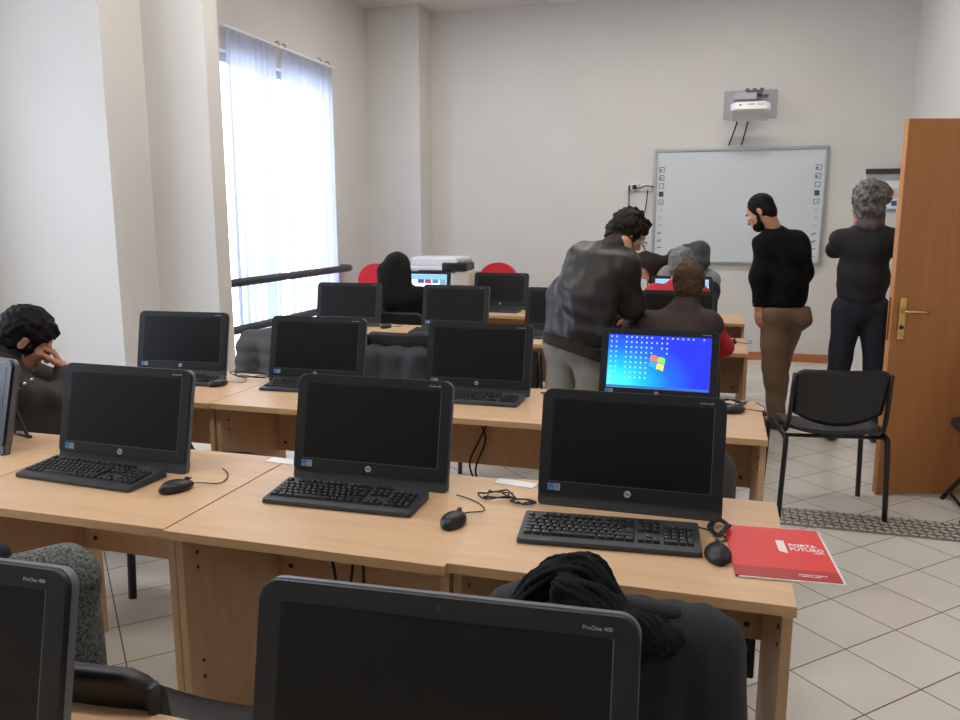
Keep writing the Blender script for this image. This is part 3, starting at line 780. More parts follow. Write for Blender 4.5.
hang('left one of two crossing black cables under the second row', [(-1.065,3.58,0.70),(-1.06,3.58,0.60),(-1.03,3.58,0.5),(-1.08,3.58,0.35),(-1.05,3.60,0.2),(-1.05,3.6,0.006)])
hang('right one of two crossing black cables under the second row', [(-1.01,3.58,0.70),(-1.01,3.58,0.62),(-1.06,3.58,0.5),(-1.11,3.58,0.38),(-1.09,3.60,0.25),(-1.1,3.6,0.006)])
hang('thin black cable dangling under the left desk of the second row', [(-2.26,3.5,0.70),(-2.28,3.5,0.5),(-2.33,3.5,0.3),(-2.33,3.5,0.006)])
hang('thin black cable under the third row beside the grey trousers', [(-1.1,5.6,0.70),(-1.02,5.6,0.6),(-1.1,5.6,0.5),(-1.1,5.6,0.006)])
ps = thing('power_strip', 'black socket strip hanging under the right-end desk of the first full row', 'power strip', (0.125,2.30,0.24))
box('strip_body', (0,0,0.05), (0.07,0.03,0.14), BLACKP, ps, 0.006)
for z in (0.02,0.075): 
    tube('socket_hole', [(0,-0.0145,z),(0,-0.017,z)], 0.016, HOUSE, ps, n=16)
tube('cord', [(0,0,0.12),(0.0,-0.0,0.3),(0,-0.01,0.46)], 0.005, BLACKR, ps)

# paper slips
for x,y,rz,lb in ((-1.39,2.345,-4,'white paper slip at the back of the desk left of the middle computer'),(-0.575,2.345,-8,'white paper slip at the back of the desk left of the right-end computer'),(0.07,3.68,-5,'white paper slip behind the cables at the right end of the second row')):
    o = box('paper_slip', (0,0,0.0012), (0.13,0.05,0.0014), PAPER); o.location = (x,y,DT); o.rotation_euler = (0,0,math.radians(rz)); tag(o, lb, 'paper', 'white paper slips on the desks')

# red folder: four world corners taken as the real sheet
fd = thing('folder', 'red presentation folder with white lettering lying at the desk corner', 'folder', (0.18,2.01,DT))
def quadbox(name, q, z0, z1, m, par):
    bm = bmesh.new(); a = [bm.verts.new((x,y,z0)) for x,y in q]; b = [bm.verts.new((x,y,z1)) for x,y in q]
    bm.faces.new(a[::-1]); bm.faces.new(b)
    for i in range(4): bm.faces.new((a[i],a[(i+1)%4],b[(i+1)%4],b[i]))
    return finish(bm, name, m, par)
MF = Matrix.Rotation(math.radians(4.5),4,'Z')
def rot(q): return [((MF@Vector((x,y,0))).x,(MF@Vector((x,y,0))).y) for x,y in q]
w_, h_ = 0.235, 0.315
quadbox('back_cover', rot([(-w_/2,-h_/2),(w_/2,-h_/2),(w_/2,h_/2),(-w_/2,h_/2)]), 0.0005, 0.0015, REDD, fd)
quadbox('inner_sheets', rot([(-w_/2+0.008,-h_/2-0.004),(w_/2+0.006,-h_/2-0.004),(w_/2+0.006,h_/2-0.01),(-w_/2+0.008,h_/2-0.01)]), 0.0016, 0.0045, PAPER, fd)
quadbox('front_cover', rot([(-w_/2,-h_/2),(w_/2,-h_/2),(w_/2,h_/2),(-w_/2,h_/2)]), 0.0046, 0.0060, REDF, fd)
quadbox('dark_band', rot([(-w_/2,-h_/2),(w_/2,-h_/2),(w_/2,-h_/2+0.055),(-w_/2,-h_/2+0.055)]), 0.0060, 0.0064, REDD, fd)
quadbox('door_emblem', rot([(0.002,0.005),(0.022,-0.008),(0.022,0.072),(0.002,0.072)]), 0.0060, 0.0065, WHITEI, fd)
for s,x,y,sz in (('PORTA',0.030,0.045,0.025),('FUTURO',0.030,0.021,0.025)):
    text_obj('title_lettering', s, sz, WHITEI, fd, MF @ Matrix.Translation((x,y,0.0062)) @ Matrix.Diagonal((0.82,1,1,1)), 'LEFT', 0.0003, 0.0006)
text_obj('title_lettering', 'LAZIO', 0.009, WHITEI, fd, MF @ Matrix.Translation((0.083,0.004,0.0062)), 'LEFT', 0.0003, 0.0003)
text_obj('small_lettering', 'portafuturolazio.it', 0.0085, WHITEI, fd, MF @ Matrix.Translation((0.026,-h_/2+0.028,0.0066)), 'LEFT', 0.0002, 0.0001)
text_obj('small_lettering', 'REGIONE LAZIO', 0.006, WHITEI, fd, MF @ Matrix.Translation((0.030,-h_/2+0.019,0.0066)), 'LEFT', 0.0002, 0.0001)

# ------------------------------------------------------------ stacking chairs (front = +y local)
def make_chair():
    o = thing('stacking_chair', 'x', 'chair', (0,0,0), 0, 'black stacking chairs')
    for s in (-1,1):
        x = s*0.25
        tube('leg', [(x*1.06,-0.20,0.0),(x,-0.19,0.40),(x,-0.17,0.435),(x,-0.13,0.445)], 0.013, CHAIRF, o, n=12, curve=5, sx=1.35, up=(0,1,0.01))
        tube('leg', [(x*1.06,0.22,0.0),(x,0.20,0.40),(x,0.18,0.435),(x,0.13,0.445),(x,-0.13,0.445)], 0.013, CHAIRF, o, n=12, curve=5, sx=1.35, up=(0,1,0.01))
        tube('back_post', [(x*0.96,0.0,0.44),(x*0.96,-0.10,0.455),(x*0.95,-0.17,0.52),(x*0.93,-0.215,0.78)], 0.011, CHAIRF, o, n=12, curve=5, sx=1.3, up=(0,1,0.01))
    for y in (-0.13,0.14): tube('cross_bar', [(-0.25,y,0.435),(0.25,y,0.435)], 0.010, CHAIRF, o)
    bm = bmesh.new(); n = 16; m_ = 12; T=[];B=[]
    for j in range(m_+1):
        v = j/m_; y = -0.20+0.42*v; r=[];r2=[]
        for i in range(n+1):
            u = i/n*2-1; x = u*0.235*(1-0.10*abs(2*v-1)**4)
            yy = y*(1-0.06*abs(u)**4)
            z = 0.452+0.018*u*u-0.008*(1-u*u)+0.02*max(0,0.25-v)*4*0.5-0.05*max(0,v-0.8)**1.3*4
            r.append(bm.verts.new((x,yy,z+0.022))); r2.append(bm.verts.new((x*0.985,yy*0.985,z)))
        T.append(r);B.append(r2)
    for j in range(m_):
        for i in range(n):
            bm.faces.new((T[j][i],T[j][i+1],T[j+1][i+1],T[j+1][i])); bm.faces.new((B[j][i],B[j+1][i],B[j+1][i+1],B[j][i+1]))
    for j in range(m_):
        bm.faces.new((T[j][0],T[j+1][0],B[j+1][0],B[j][0])); bm.faces.new((T[j][n],B[j][n],B[j+1][n],T[j+1][n]))
    for i in range(n):
        bm.faces.new((T[0][i],B[0][i],B[0][i+1],T[0][i+1])); bm.faces.new((T[m_][i],T[m_][i+1],B[m_][i+1],B[m_][i]))
    finish(bm, 'seat', CHAIRS, o, True)
    # curved backrest with rounded top corners and bowed lower edge
    bm = bmesh.new(); n = 20; m_ = 10; F=[];K=[]
    for j in range(m_+1):
        v = j/m_; a=[];b=[]
        for i in range(n+1):
            u = i/n*2-1
            zt = 0.805-0.10*max(0,abs(u)-0.78)**2/0.0484*0.45; zb = 0.50+0.065*u*u
            z = zb+(zt-zb)*v; x = u*(0.238-0.02*(1-v)); y = -0.150-0.075*(z-0.5)/0.3-0.028*(1-u*u)
            a.append(bm.verts.new((x,y,z))); b.append(bm.verts.new((x,y+0.03,z-0.004)))
        F.append(a);K.append(b)
    for j in range(m_):
        for i in range(n): bm.faces.new((F[j][i],F[j][i+1],F[j+1][i+1],F[j+1][i])); bm.faces.new((K[j][i],K[j+1][i],K[j+1][i+1],K[j][i+1]))
        bm.faces.new((F[j][0],F[j+1][0],K[j+1][0],K[j][0])); bm.faces.new((F[j][n],K[j][n],K[j+1][n],F[j+1][n]))
    for i in range(n): bm.faces.new((F[0][i],K[0][i],K[0][i+1],F[0][i+1])); bm.faces.new((F[m_][i],F[m_][i+1],K[m_][i+1],K[m_][i]))
    finish(bm, 'backrest', mat('chair_back_black',(28,29,31),0.45), o, True)
    return o
ch0 = make_chair(); ch0.location = (0.60,4.52,0); ch0.rotation_euler = (0,0,math.radians(9)); ch0['label'] = 'empty black stacking chair with its back to us in front of the open door'
for x,y,rz,lb in ((-1.10,1.24,-2,'empty black chair at the bottom left between the two nearest rows'),(-0.19,1.60,2,'black chair under the dark coat and scarf'),(-1.67,1.33,60,'chair under the grey tweed coat at the left'),
    (-2.11,2.86,-80,'black chair turned sideways whose seat edge shows behind the first full row, left'),(-0.20,2.92,0,'chair under the charcoal coat at the right end between the rows'),(-3.17,2.70,-44,'black chair of the man holding his face'),
    (-2.72,4.78,0,'chair under the grey quilted jacket by the curtain'),(-2.02,5.15,0,'chair under the dark quilted jacket, tucked under the third row'),(-1.2,4.72,0,'black chair just left of the man in the leather jacket'),
    (-0.2,4.66,0,'black chair of the man in the brown vest'),(-2.5,6.24,0,'black chair of the woman with long black hair'),(-0.26,6.26,0,'black chair of the grey-haired man in red')):
    dup(ch0, (x,y,0), math.radians(rz), lb)

fc = thing('folding_chair', 'black folding chair at the right edge of the photo before the door', 'chair', (1.47,4.66,0))
for y in (-0.19,0.19):
    tube('leg', [(-0.20,y,0),(0.11,y,0.45)], 0.013, CHAIRF, fc, n=12)
    tube('leg', [(0.17,y*0.88,0),(-0.14,y*0.88,0.45)], 0.013, CHAIRF, fc, n=12)
    tube('back_post', [(0.11,y,0.45),(0.20,y,0.80)], 0.012, CHAIRF, fc, n=12)
tube('cross_bar', [(-0.17,-0.19,0.05),(-0.17,0.19,0.05)], 0.009, CHAIRF, fc)
bm = bmesh.new(); add_prism(bm, rrect_pts(0.40,0.40,0.09,8), -0.018, 0.018, 0.008)
finish(bm, 'seat', CHAIRS, fc, mtx=Matrix.Translation((-0.01,0,0.462)) @ Matrix.Rotation(-PI/2,4,'X'))
bm = bmesh.new(); add_prism(bm, rrect_pts(0.38,0.24,0.06,8), -0.012, 0.012, 0.006)
finish(bm, 'backrest', CHAIRS, fc, mtx=Matrix.Translation((0.175,0,0.70)) @ Matrix.Rotation(PI/2,4,'Z'))

# red office chairs
def office_chair():
    o = thing('office_chair', 'x', 'chair', (0,0,0), 0, 'red office chairs by the back wall')
    bm = bmesh.new(); add_prism(bm, rrect_pts(0.42,0.50,0.19,10,0,0.86,radii=(0.20,0.20,0.12,0.12)), -0.03, 0.035, 0.02)
    finish(bm, 'backrest', REDCH, o, mtx=Matrix.Translation((0,0.22,0)))
    bm = bmesh.new(); add_prism(bm, rrect_pts(0.46,0.44,0.12,8), -0.04, 0.035, 0.02)
    finish(bm, 'seat', REDCH, o, mtx=Matrix.Translation((0,0.0,0.46)) @ Matrix.Rotation(-PI/2,4,'X'))
    tube('back_bar', [(0,0.1,0.42),(0,0.26,0.45),(0,0.29,0.6),(0,0.27,0.8)], 0.018, BLACKP, o, curve=4)
    tube('gas_column', [(0,0,0.08),(0,0,0.43)], 0.025, BLACKP, o)
    for k in range(5):
        a = 2*PI*k/5+0.3; l = tube('base_arm', [(0,0,0.1),(0.27*math.cos(a),0.27*math.sin(a),0.07)], [0.025,0.014], BLACKP, o)
        tube('caster', [(0.27*math.cos(a)-0.012,0.27*math.sin(a),0.028),(0.27*math.cos(a)+0.012,0.27*math.sin(a),0.028)], 0.028, BLACKP, l, n=14)
    return o
oc = office_chair(); oc.location = (-3.50,7.72,-0.03); oc['label'] = 'red fabric chair at the back, left of the woman with long black hair'
dup(oc, (-2.15,7.72,0), 0, 'red fabric chair at the back, right of the white printer')

# printer on a cabinet
pr = thing('printer', 'white office printer with a black side tray near the back corner', 'printer', (-2.85,8.25,0.0))
bm = bmesh.new(); add_box(bm, (-0.03,0,1.10), (0.52,0.46,0.10), 0.02); add_box(bm, (-0.05,-0.02,1.035),(0.54,0.44,0.04),0.012)
finish(bm, 'scanner_lid', WHITEP, pr)
box('paper_gap', (-0.08,-0.02,0.995), (0.26,0.4,0.05), HOUSE, pr, 0.004)
box('printer_body', (0.0,0.02,0.73), (0.40,0.46,0.52), WHITEP, pr, 0.02)
box('side_unit', (0.275,0.0,0.75), (0.16,0.42,0.52), CREAM, pr, 0.015)
box('control_arm', (0.24,-0.02,1.10), (0.1,0.3,0.05), GREYP, pr, 0.012)
bm = bmesh.new(); add_box(bm, (0.20,-0.10,1.055), (0.28,0.30,0.085), 0.02); finish(bm, 'side_tray', BLACKP, pr)
for k in range(2): 
    dw = box('paper_drawer', (0.05,-0.215,0.36-0.22*k), (0.42,0.03,0.19), WHITEP, pr, 0.008); box('handle', (0.05,-0.235,0.36-0.22*k), (0.14,0.012,0.02), GREYP, dw, 0.004)
box('cabinet', (0.05,0.03,0.235), (0.46,0.46,0.47), GREYP, pr, 0.01)

# white pleated cloth over a small stand, seen between the standing man's legs
cl = thing('cloth_covered_stand', 'white pleated cloth over a stand seen between the jeans of the grey-haired man', 'cloth', (1.40,7.8,0))
bm = bmesh.new(); n = 96; hts = (0.0,0.25,0.5,0.72,0.75); rows = []
for k,z in enumerate(hts):
    r = []
    for i in range(n):
        a = 2*PI*i/n; R = (0.20+0.012*math.sin(14*a+0.5)*(1-z/0.8)+0.03*(1-z/0.75))*(0.97 if k == 4 else 1)
        r.append(bm.verts.new((R*math.cos(a), R*math.sin(a), z)))
    rows.append(r)
for A,B in zip(rows,rows[1:]):
    for i in range(n): bm.faces.new((A[i],A[(i+1)%n],B[(i+1)%n],B[i]))
bm.faces.new(rows[-1]); finish(bm, 'pleated_cloth', mat('white_cloth',(222,224,220),0.9), cl, True)
# ------------------------------------------------------------ people
def basis(f, u):
    f = nrm(f); u = nrm(np.array(u,float)-np.dot(u,f)*f); return f, u, np.cross(f,u)   # r = right side of the head
def head_prims(c, f, u, nb, big=1.0):
    f,u,r = basis(f,u); A = (r,f,u); s = big
    def p(a,b,d): return c+s*(r*a+f*b+u*d)
    P = [ell(p(0,-0.012,0.028),(0.074*s,0.094*s,0.086*s),A), ell(p(0,0.030,-0.028),(0.060*s,0.060*s,0.080*s),A), ell(p(0,0.045,-0.083),(0.040*s,0.040*s,0.030*s),A),
         cap(p(0,0.088,0.004),p(0,0.108,-0.032),0.008*s,0.013*s), cap(p(-0.035,0.078,0.022),p(0.035,0.078,0.022),0.011*s,0.011*s),
         ell(p(0,0.088,-0.060),(0.024*s,0.010*s,0.010*s),A), ell(p(0,0.078,-0.098),(0.02*s,0.016*s,0.014*s),A)]
    for q in (-1,1):
        P.append(ell(p(q*0.045,0.062,-0.02),(0.02*s,0.02*s,0.02*s),A))
        P.append(ell(p(q*0.078,-0.012,-0.012),(0.009*s,0.017*s,0.028*s),A)); P.append(ell(p(q*0.083,-0.004,-0.012),(0.006*s,0.009*s,0.017*s),A,'d'))
        P.append(ell(p(q*0.032,0.092,0.003),(0.013*s,0.010*s,0.009*s),A,'d'))
    P.append(cap(p(0,-0.030,-0.05), nb, 0.056*s, 0.062*s))
    return P
def face_bits(c, f, u, par, base, lipm=None, brow=HDARK):
    f,u,r = basis(f,u)
    def p(a,b,d): return c+r*a+f*b+u*d-np.array(base)
    for q in (-1,1):
        bm = bmesh.new(); bmesh.ops.create_uvsphere(bm, u_segments=14, v_segments=10, radius=0.0115); 
        bmesh.ops.transform(bm, matrix=Matrix.Translation(Vector(p(q*0.032,0.0815,0.003))), verts=bm.verts)
        e = finish(bm, 'eye', EYEW, par, True)
        bm = bmesh.new(); bmesh.ops.create_uvsphere(bm, u_segments=12, v_segments=8, radius=0.0062)
        bmesh.ops.transform(bm, matrix=Matrix.Translation(Vector(p(q*0.032,0.0878,0.002))), verts=bm.verts); finish(bm, 'iris', HDARK, e, True)
        tube('eyebrow', [p(q*0.015,0.092,0.022),p(q*0.033,0.089,0.028),p(q*0.052,0.074,0.022)], [0.003,0.004,0.002], brow, par, n=6)
    tube('lips', [p(-0.022,0.088,-0.062),p(-0.008,0.097,-0.059),p(0.008,0.097,-0.059),p(0.022,0.088,-0.062)], [0.002,0.005,0.005,0.002], LIPM, par, n=8)
def hand_prims(w, d, n, th, curl=0.5, s=1.0, tcurl=0.4):
    d = nrm(d); n = nrm(np.array(n,float)-np.dot(n,d)*d); th = nrm(np.array(th,float)-np.dot(th,d)*d-np.dot(th,n)*n)
    P = []
    L = [(0.042,0.026,0.021),(0.046,0.030,0.022),(0.042,0.028,0.021),(0.033,0.020,0.019)]
    for i in range(4):
        off = (0.030-0.020*i)*s; k = w+d*(0.088-0.004*abs(i-1)-0.004*(i==3))*s+th*off
        P.append(cap(w+th*off*0.55, k, 0.0135*s, 0.0105*s))
        a = 0; q = k
        for j,l in enumerate(L[i]):
            a += curl*(0.8,1.0,0.7)[j]; dd = d*math.cos(a)+n*math.sin(a)+th*(0.05-0.035*i); q2 = q+nrm(dd)*l*s
            P.append(cap(q,q2,(0.0095-0.0008*j-0.0008*(i==3))*s,(0.0088-0.0009*j-0.0008*(i==3))*s)); q = q2
    q = w+d*0.022*s+th*0.020*s+n*0.006*s
    for j,(l,ra,rb) in enumerate(((0.042,0.0155,0.0125),(0.032,0.012,0.0105),(0.026,0.0105,0.0085))):
        a = tcurl*j; dd = d*(0.72+0.1*j)+th*(0.72*math.cos(a)-0.25*j)+n*(0.30+0.35*math.sin(a)); q2 = q+nrm(dd)*l*s
        P.append(cap(q,q2,ra*s,rb*s)); q = q2
    P.append(cap(w-d*0.03*s, w+d*0.01*s, 0.027*s, 0.026*s, th, 1.25)); 
    return P
class Person:
    def __init__(self, label, J, base, side, hc, hf, hu=(0,0,1), big=1.0, female=False):
        self.J = {k: np.array(v,float) for k,v in J.items()}; self.base = np.array(base,float); self.side = nrm(side)
        self.o = thing('person', label, 'person', tuple(base)); self.hc = np.array(hc,float); self.hf = nrm(hf); self.hu = np.array(hu,float); self.big = big; self.fem = female
    def torso(self, g=0.0, w=1.0):
        J = self.J; s = self.side; c = (J['pelvis']+J['chest'])/2
        wl = c+J.get('belly',V(0,0,0))
        return [cap(J['pelvis'], wl, 0.115+g, 0.105+g, s, 1.38*w), cap(wl, J['chest'], 0.105+g, 0.115+g, s, 1.36*w),
                cap(J['chest'], J['neck']-V(0,0,0.05)*1.0, 0.105+g, 0.06+g, s, 1.35*w), cap(J['shL'], J['shR'], 0.062+g, 0.062+g), cap(J['chest'],J['neck'],0.09+g,0.058+g*0.5,s,1.3)]
    def arm(self, q, g=0.0, end=1.0):
        J = self.J; sh,el,wr = J['sh'+q],J['el'+q],J['wr'+q]; wr = el+(wr-el)*end
        return [cap(sh,el,0.054+g,0.043+g), cap(el,wr,0.042+g,0.030+g*0.8)]
    def leg(self, q, g=0.0, end=1.0):
        J = self.J; h,k,a = J['hip'+q],J['kn'+q],J['an'+q]; a = k+(a-k)*end
        return [cap(h,k,0.088+g,0.060+g), cap(k,k+(a-k)*0.35,0.058+g,0.056+g*0.8), cap(k+(a-k)*0.35,a,0.056+g*0.8,0.040+g)]
    def body(self, hands, skinm=SKIN, hh=0.006):
        P = self.torso(-0.012)+self.arm('L',-0.006)+self.arm('R',-0.006)+self.leg('L',-0.008)+self.leg('R',-0.008)
        for q in 'LR':
            a = self.J['an'+q]; t = self.J['toe'+q]; P.append(cap(a,t,0.034,0.024))
        P.append(cap(self.J['neck']-V(0,0,0.03), self.J['neck'], 0.062,0.058))
        parts = [sdf_mesh(P, 0.014, 0.03), sdf_mesh(head_prims(self.hc,self.hf,self.hu,self.J['neck'],self.big), hh, 0.014)]
        for hd in hands:
            parts.append(sdf_mesh(hand_prims(**hd), 0.0042, 0.006))
        parts = [(v-self.base,q) for v,q in parts]
        b = link(to_mesh(parts,'body'), 'body', skinm, self.o, smooth=True)
        face_bits(self.hc,self.hf,self.hu,self.o,self.base)
        return b
    def part(self, name, prims, m, **kw): return blob(name, prims, m, self.o, base=self.base, **kw)
    def shoe(self, q, m):
        a = self.J['an'+q]; t = self.J['toe'+q]; d = nrm(V(t[0]-a[0],t[1]-a[1],0)); g = V(a[0],a[1],0)
        P = [cap(g-d*0.045+V(0,0,0.045), g+d*0.10+V(0,0,0.035), 0.043,0.040), cap(g+d*0.09+V(0,0,0.032), g+d*0.185+V(0,0,0.028), 0.042,0.032), cap(g+V(0,0,0.05), a, 0.042,0.046)]
        self.part('shoe', P, m, h=0.008, k=0.02, clips=[(V(0,0,0.001),V(0,0,-1))])
        s = np.array([cap(g-d*0.05+V(0,0,0.012), g+d*0.20+V(0,0,0.012), 0.044,0.036)], dtype=object) if False else None
    def hair(self, m, kind='short', extra=(), disp=None, g=0.012, cut=None, h=0.006, hl=0.008):
        f,u,r = basis(self.hf,self.hu); A = (r,f,u); c = self.hc; s = self.big
        def p(a,b,d): return c+s*(r*a+f*b+u*d)
        P = [ell(p(0,-0.022,0.032),((0.075+g)*s,(0.090+g)*s,(0.086+g)*s),A), ell(p(0,-0.050,-0.025),((0.060+g)*s,(0.052+g)*s,(0.065+g)*s),A)]
        for q in (-1,1): P.append(cap(p(q*0.068,0.018,0.03),p(q*0.071,0.016,-0.022),0.014*s,0.007*s))
        P += list(extra)
        clips = cut if cut is not None else [(p(0,0.079,0.05), nrm(f*0.95+u*0.1))]
        dd = [ell(p(0,0.105,-0.030+hl),(0.11*s,0.080*s,0.088*s),A,'d')]
        if kind == 'short':
            dd += [ell(p(q*0.090,-0.008,-0.020),(0.028*s,0.022*s,0.036*s),A,'d') for q in (-1,1)]
        self.part('hair', P+dd, m, h=h, k=0.018, disp=disp, clips=clips)

# --- man in dark olive coat holding his face, seated at the left
f0 = nrm(V(0.69,0.72,0)); r0 = V(0.72,-0.69,0)
hc0 = V(-2.975,2.850,1.012)
J0 = dict(pelvis=(-3.30,2.60,0.56), chest=(-3.15,2.70,0.80), neck=(-3.075,2.765,0.90), shR=V(-3.00,2.62,0.855), shL=V(-3.22,2.86,0.87),
          elR=(-2.79,2.87,0.70), wrR=(-2.855,2.935,0.84), elL=(-3.00,3.02,0.74), wrL=(-2.86,3.00,0.78), hipR=(-3.23,2.53,0.53), hipL=(-3.37,2.66,0.53), knR=(-2.93,2.83,0.52), knL=(-3.05,2.96,0.52),
          anR=(-2.86,2.88,0.10), anL=(-2.98,3.02,0.10), toeR=(-2.74,2.98,0.03), toeL=(-2.86,3.12,0.03))
hd = f0*0.78+V(0,0,-0.62)
p0 = Person('dark-haired man in an olive coat seated at the left, pinching his nose bridge', J0, (-3.2,2.7,0), r0, hc0, hd, (0,0,1), 1.10)
p0.body([dict(w=V(-2.872,2.935,0.872), d=f0*-0.42+V(0,0,1.0), n=-f0+V(0,0,-0.3), th=r0*0.7-f0*0.7, curl=0.72, tcurl=0.1, s=1.0), dict(w=V(-2.85,2.995,0.79), d=f0, n=V(0,0,-1), th=r0, curl=0.5)], hh=0.005)
p0.part('coat', p0.torso(0.055,1.08)+[cap(J0['shR'],J0['elR'],0.098,0.082),cap(J0['elR'],V(-2.855,2.93,0.845),0.074,0.046),cap(J0['shL'],J0['elL'],0.095,0.082),cap(J0['elL'],J0['wrL'],0.075,0.05)]+[cap(J0['chest'],V(-3.085,2.765,0.87),0.13,0.10,r0,1.35), cap(V(-3.05,2.68,0.64),V(-2.85,2.83,0.62),0.12,0.115)], OLIVE, h=0.010, k=0.05, disp=lambda X,Y,Z: wrinkle(0.008,22)(X,Y,Z)+wrinkle(0.003,52,(1,0.5,0.4))(X,Y,Z))
p0.part('collar', [cap(V(-3.125,2.715,0.885),V(-3.055,2.785,0.955),0.112,0.104,r0,1.0)], COLLARN, h=0.008, k=0.02, disp=wrinkle(0.002,60))
p0.part('trousers', p0.leg('R',0.015)+p0.leg('L',0.015)+[cap(J0['hipR'],J0['hipL'],0.10,0.10)], JEANS, h=0.014, k=0.03)
for q in 'RL': p0.shoe(q, SHOEK)
from mathutils.bvhtree import BVHTree
bv = BVHTree.FromObject([c for c in COL.objects if c.parent == p0.o and c.name.startswith('coat')][0], bpy.context.evaluated_depsgraph_get())
for k in range(3):
    c = V(-2.7185+0.040*k, 2.53, 0.870+0.019*k)
    hit = bv.ray_cast(Vector(c*0.8+V(0,0,1.55)*0.2-p0.base), Vector(c-V(0,0,1.55)))[0]
    if hit is None: continue
    bm = bmesh.new(); bmesh.ops.create_uvsphere(bm, u_segments=10, v_segments=8, radius=0.010); bmesh.ops.transform(bm, matrix=Matrix.Translation(hit), verts=bm.verts)
    finish(bm, 'snap_button', CHROME, p0.o, True)
f_,u_,r_ = basis(hd,(0,0,1))
p0.hair(HBLACK, 'short', disp=curls(0.004,110), g=0.020, extra=[cap(hc0+f_*0.06+u_*0.095, hc0+f_*0.078+u_*0.085,0.022,0.018), cap(hc0+r_*0.074+f_*0.022,hc0+r_*0.072+f_*0.026-u_*0.055,0.013,0.008)], h=0.005, cut=[(hc0+f_*0.094,f_)], hl=0.012)

# --- man in the black leather jacket bending forward
f1 = nrm(V(0.55,0.83,0)); r1 = V(0.83,-0.55,0)
J1 = dict(pelvis=(-0.76,4.52,0.90), chest=(-0.645,4.60,1.24), neck=(-0.545,4.68,1.41), belly=V(-0.03,-0.03,0.02), shR=V(-0.500,4.56,1.285), shL=V(-0.76,4.72,1.33), elR=(-0.465,4.66,1.05), wrR=(-0.49,4.86,0.93),
          elL=(-0.72,4.98,1.10), wrL=(-0.60,5.15,0.90), hipR=(-0.675,4.50,0.88), hipL=(-0.85,4.56,0.88), knR=(-0.67,4.52,0.48), knL=(-0.845,4.58,0.48), anR=(-0.66,4.44,0.09), anL=(-0.85,4.52,0.09), toeR=(-0.60,4.60,0.03), toeL=(-0.79,4.68,0.03))
hc1 = V(-0.505,4.76,1.468)
p1 = Person('curly-haired man in a black leather jacket and grey trousers bending over the third row', J1, (-0.75,4.55,0), r1, hc1, V(0.62,0.40,-0.55), (0.45,0.3,0.8))
p1.body([dict(w=V(-0.485,4.87,0.94), d=V(-0.15,0.75,-0.55), n=V(-0.6,0.1,-0.6), th=V(-0.8,0.3,0.3), curl=0.45), dict(w=V(-0.60,5.16,0.895), d=V(0.3,0.8,-0.6), n=V(0,-0.3,-1), th=V(1,0,0), curl=0.35)], hh=0.006)
def p1t(g, w=1.0):
    return [cap(V(-0.755,4.52,0.92),V(-0.735,4.55,1.10),0.168+g,0.152+g,r1,1.30), cap(V(-0.735,4.55,1.10),V(-0.66,4.60,1.27),0.150+g,0.135+g,r1,1.33), cap(V(-0.66,4.60,1.27),V(-0.575,4.66,1.37),0.135+g,0.075+g,r1,1.35), cap(J1['shL']+V(0.055,0,-0.045),J1['shR']+V(0,0,-0.005),0.078+g,0.076+g)]
p1.part('leather_jacket', p1t(0)+[cap(J1['shR'],J1['elR'],0.072,0.068),cap(J1['elR'],J1['wrR'],0.066,0.045),cap(J1['shL'],J1['elL'],0.085,0.07),cap(J1['elL'],J1['wrL'],0.07,0.045)], LEATHER, h=0.010, k=0.075,
        disp=lambda X,Y,Z: wrinkle(0.0055,20,(0.8,-0.3,0.5))(X,Y,Z)+wrinkle(0.002,55,(0.2,0.1,1))(X,Y,Z), clips=[(V(-0.76,4.52,0.84),nrm(V(-0.30,-0.2,-1)))])
p1.part('jacket_hem', [cap(V(-0.758,4.515,0.80),V(-0.755,4.52,0.88),0.166,0.170,r1,1.28)], RIBK, h=0.010, k=0.02, disp=lambda X,Y,Z: 0.002*np.sin(260*(X*0.83-Y*0.55))+0*Z, clips=[(V(-0.76,4.52,0.785),nrm(V(-0.30,-0.2,-1))),(V(-0.76,4.52,0.86),nrm(V(0.30,0.2,1)))])
p1.part('jacket_collar', [cap(V(-0.595,4.635,1.355),V(-0.545,4.70,1.415),0.088,0.074,r1,1.0)], RIBK, h=0.008, k=0.02)
p1.part('trousers', p1.leg('R',0.022,0.98)+p1.leg('L',0.022,0.98)+[cap(V(-0.69,4.50,0.84),V(-0.83,4.55,0.84),0.112,0.112),cap(V(-0.76,4.51,0.84),V(-0.76,4.52,0.93),0.125,0.125,r1,1.2)], GREYPANT, h=0.010, k=0.025, disp=wrinkle(0.005,24,(0.3,0.1,1.0),2.0))
for q in 'RL': p1.shoe(q, SHOEK)
f_,u_,r_ = basis(p1.hf,p1.hu)
p1.hair(HDARK, 'long', disp=curls(0.0085,100), g=0.020, h=0.005, extra=[cap(hc1-f_*0.07-u_*0.06+r_*0.02,hc1-f_*0.075-u_*0.02,0.055,0.06), cap(hc1-f_*0.06-u_*0.09,hc1-f_*0.06-u_*0.04,0.045,0.05), ell(hc1+f_*0.035+u_*0.075,(0.075,0.055,0.045),(r_,f_,u_))])
gl = tube('glasses', [hc1+r_*0.075-u_*0.0+f_*0.0-p1.base, hc1+r_*0.070+f_*0.10+u_*0.0-p1.base], 0.002, BLACKP, p1.o)
for q in (-1,1):
    P_ = [hc1+f_*0.108+r_*(q*0.034+0.024*math.cos(a))+u_*(0.0+0.018*math.sin(a))-p1.base for a in [2*PI*i/16 for i in range(17)]]
    tube('rim', P_, 0.0018, BLACKP, gl, cap=False)

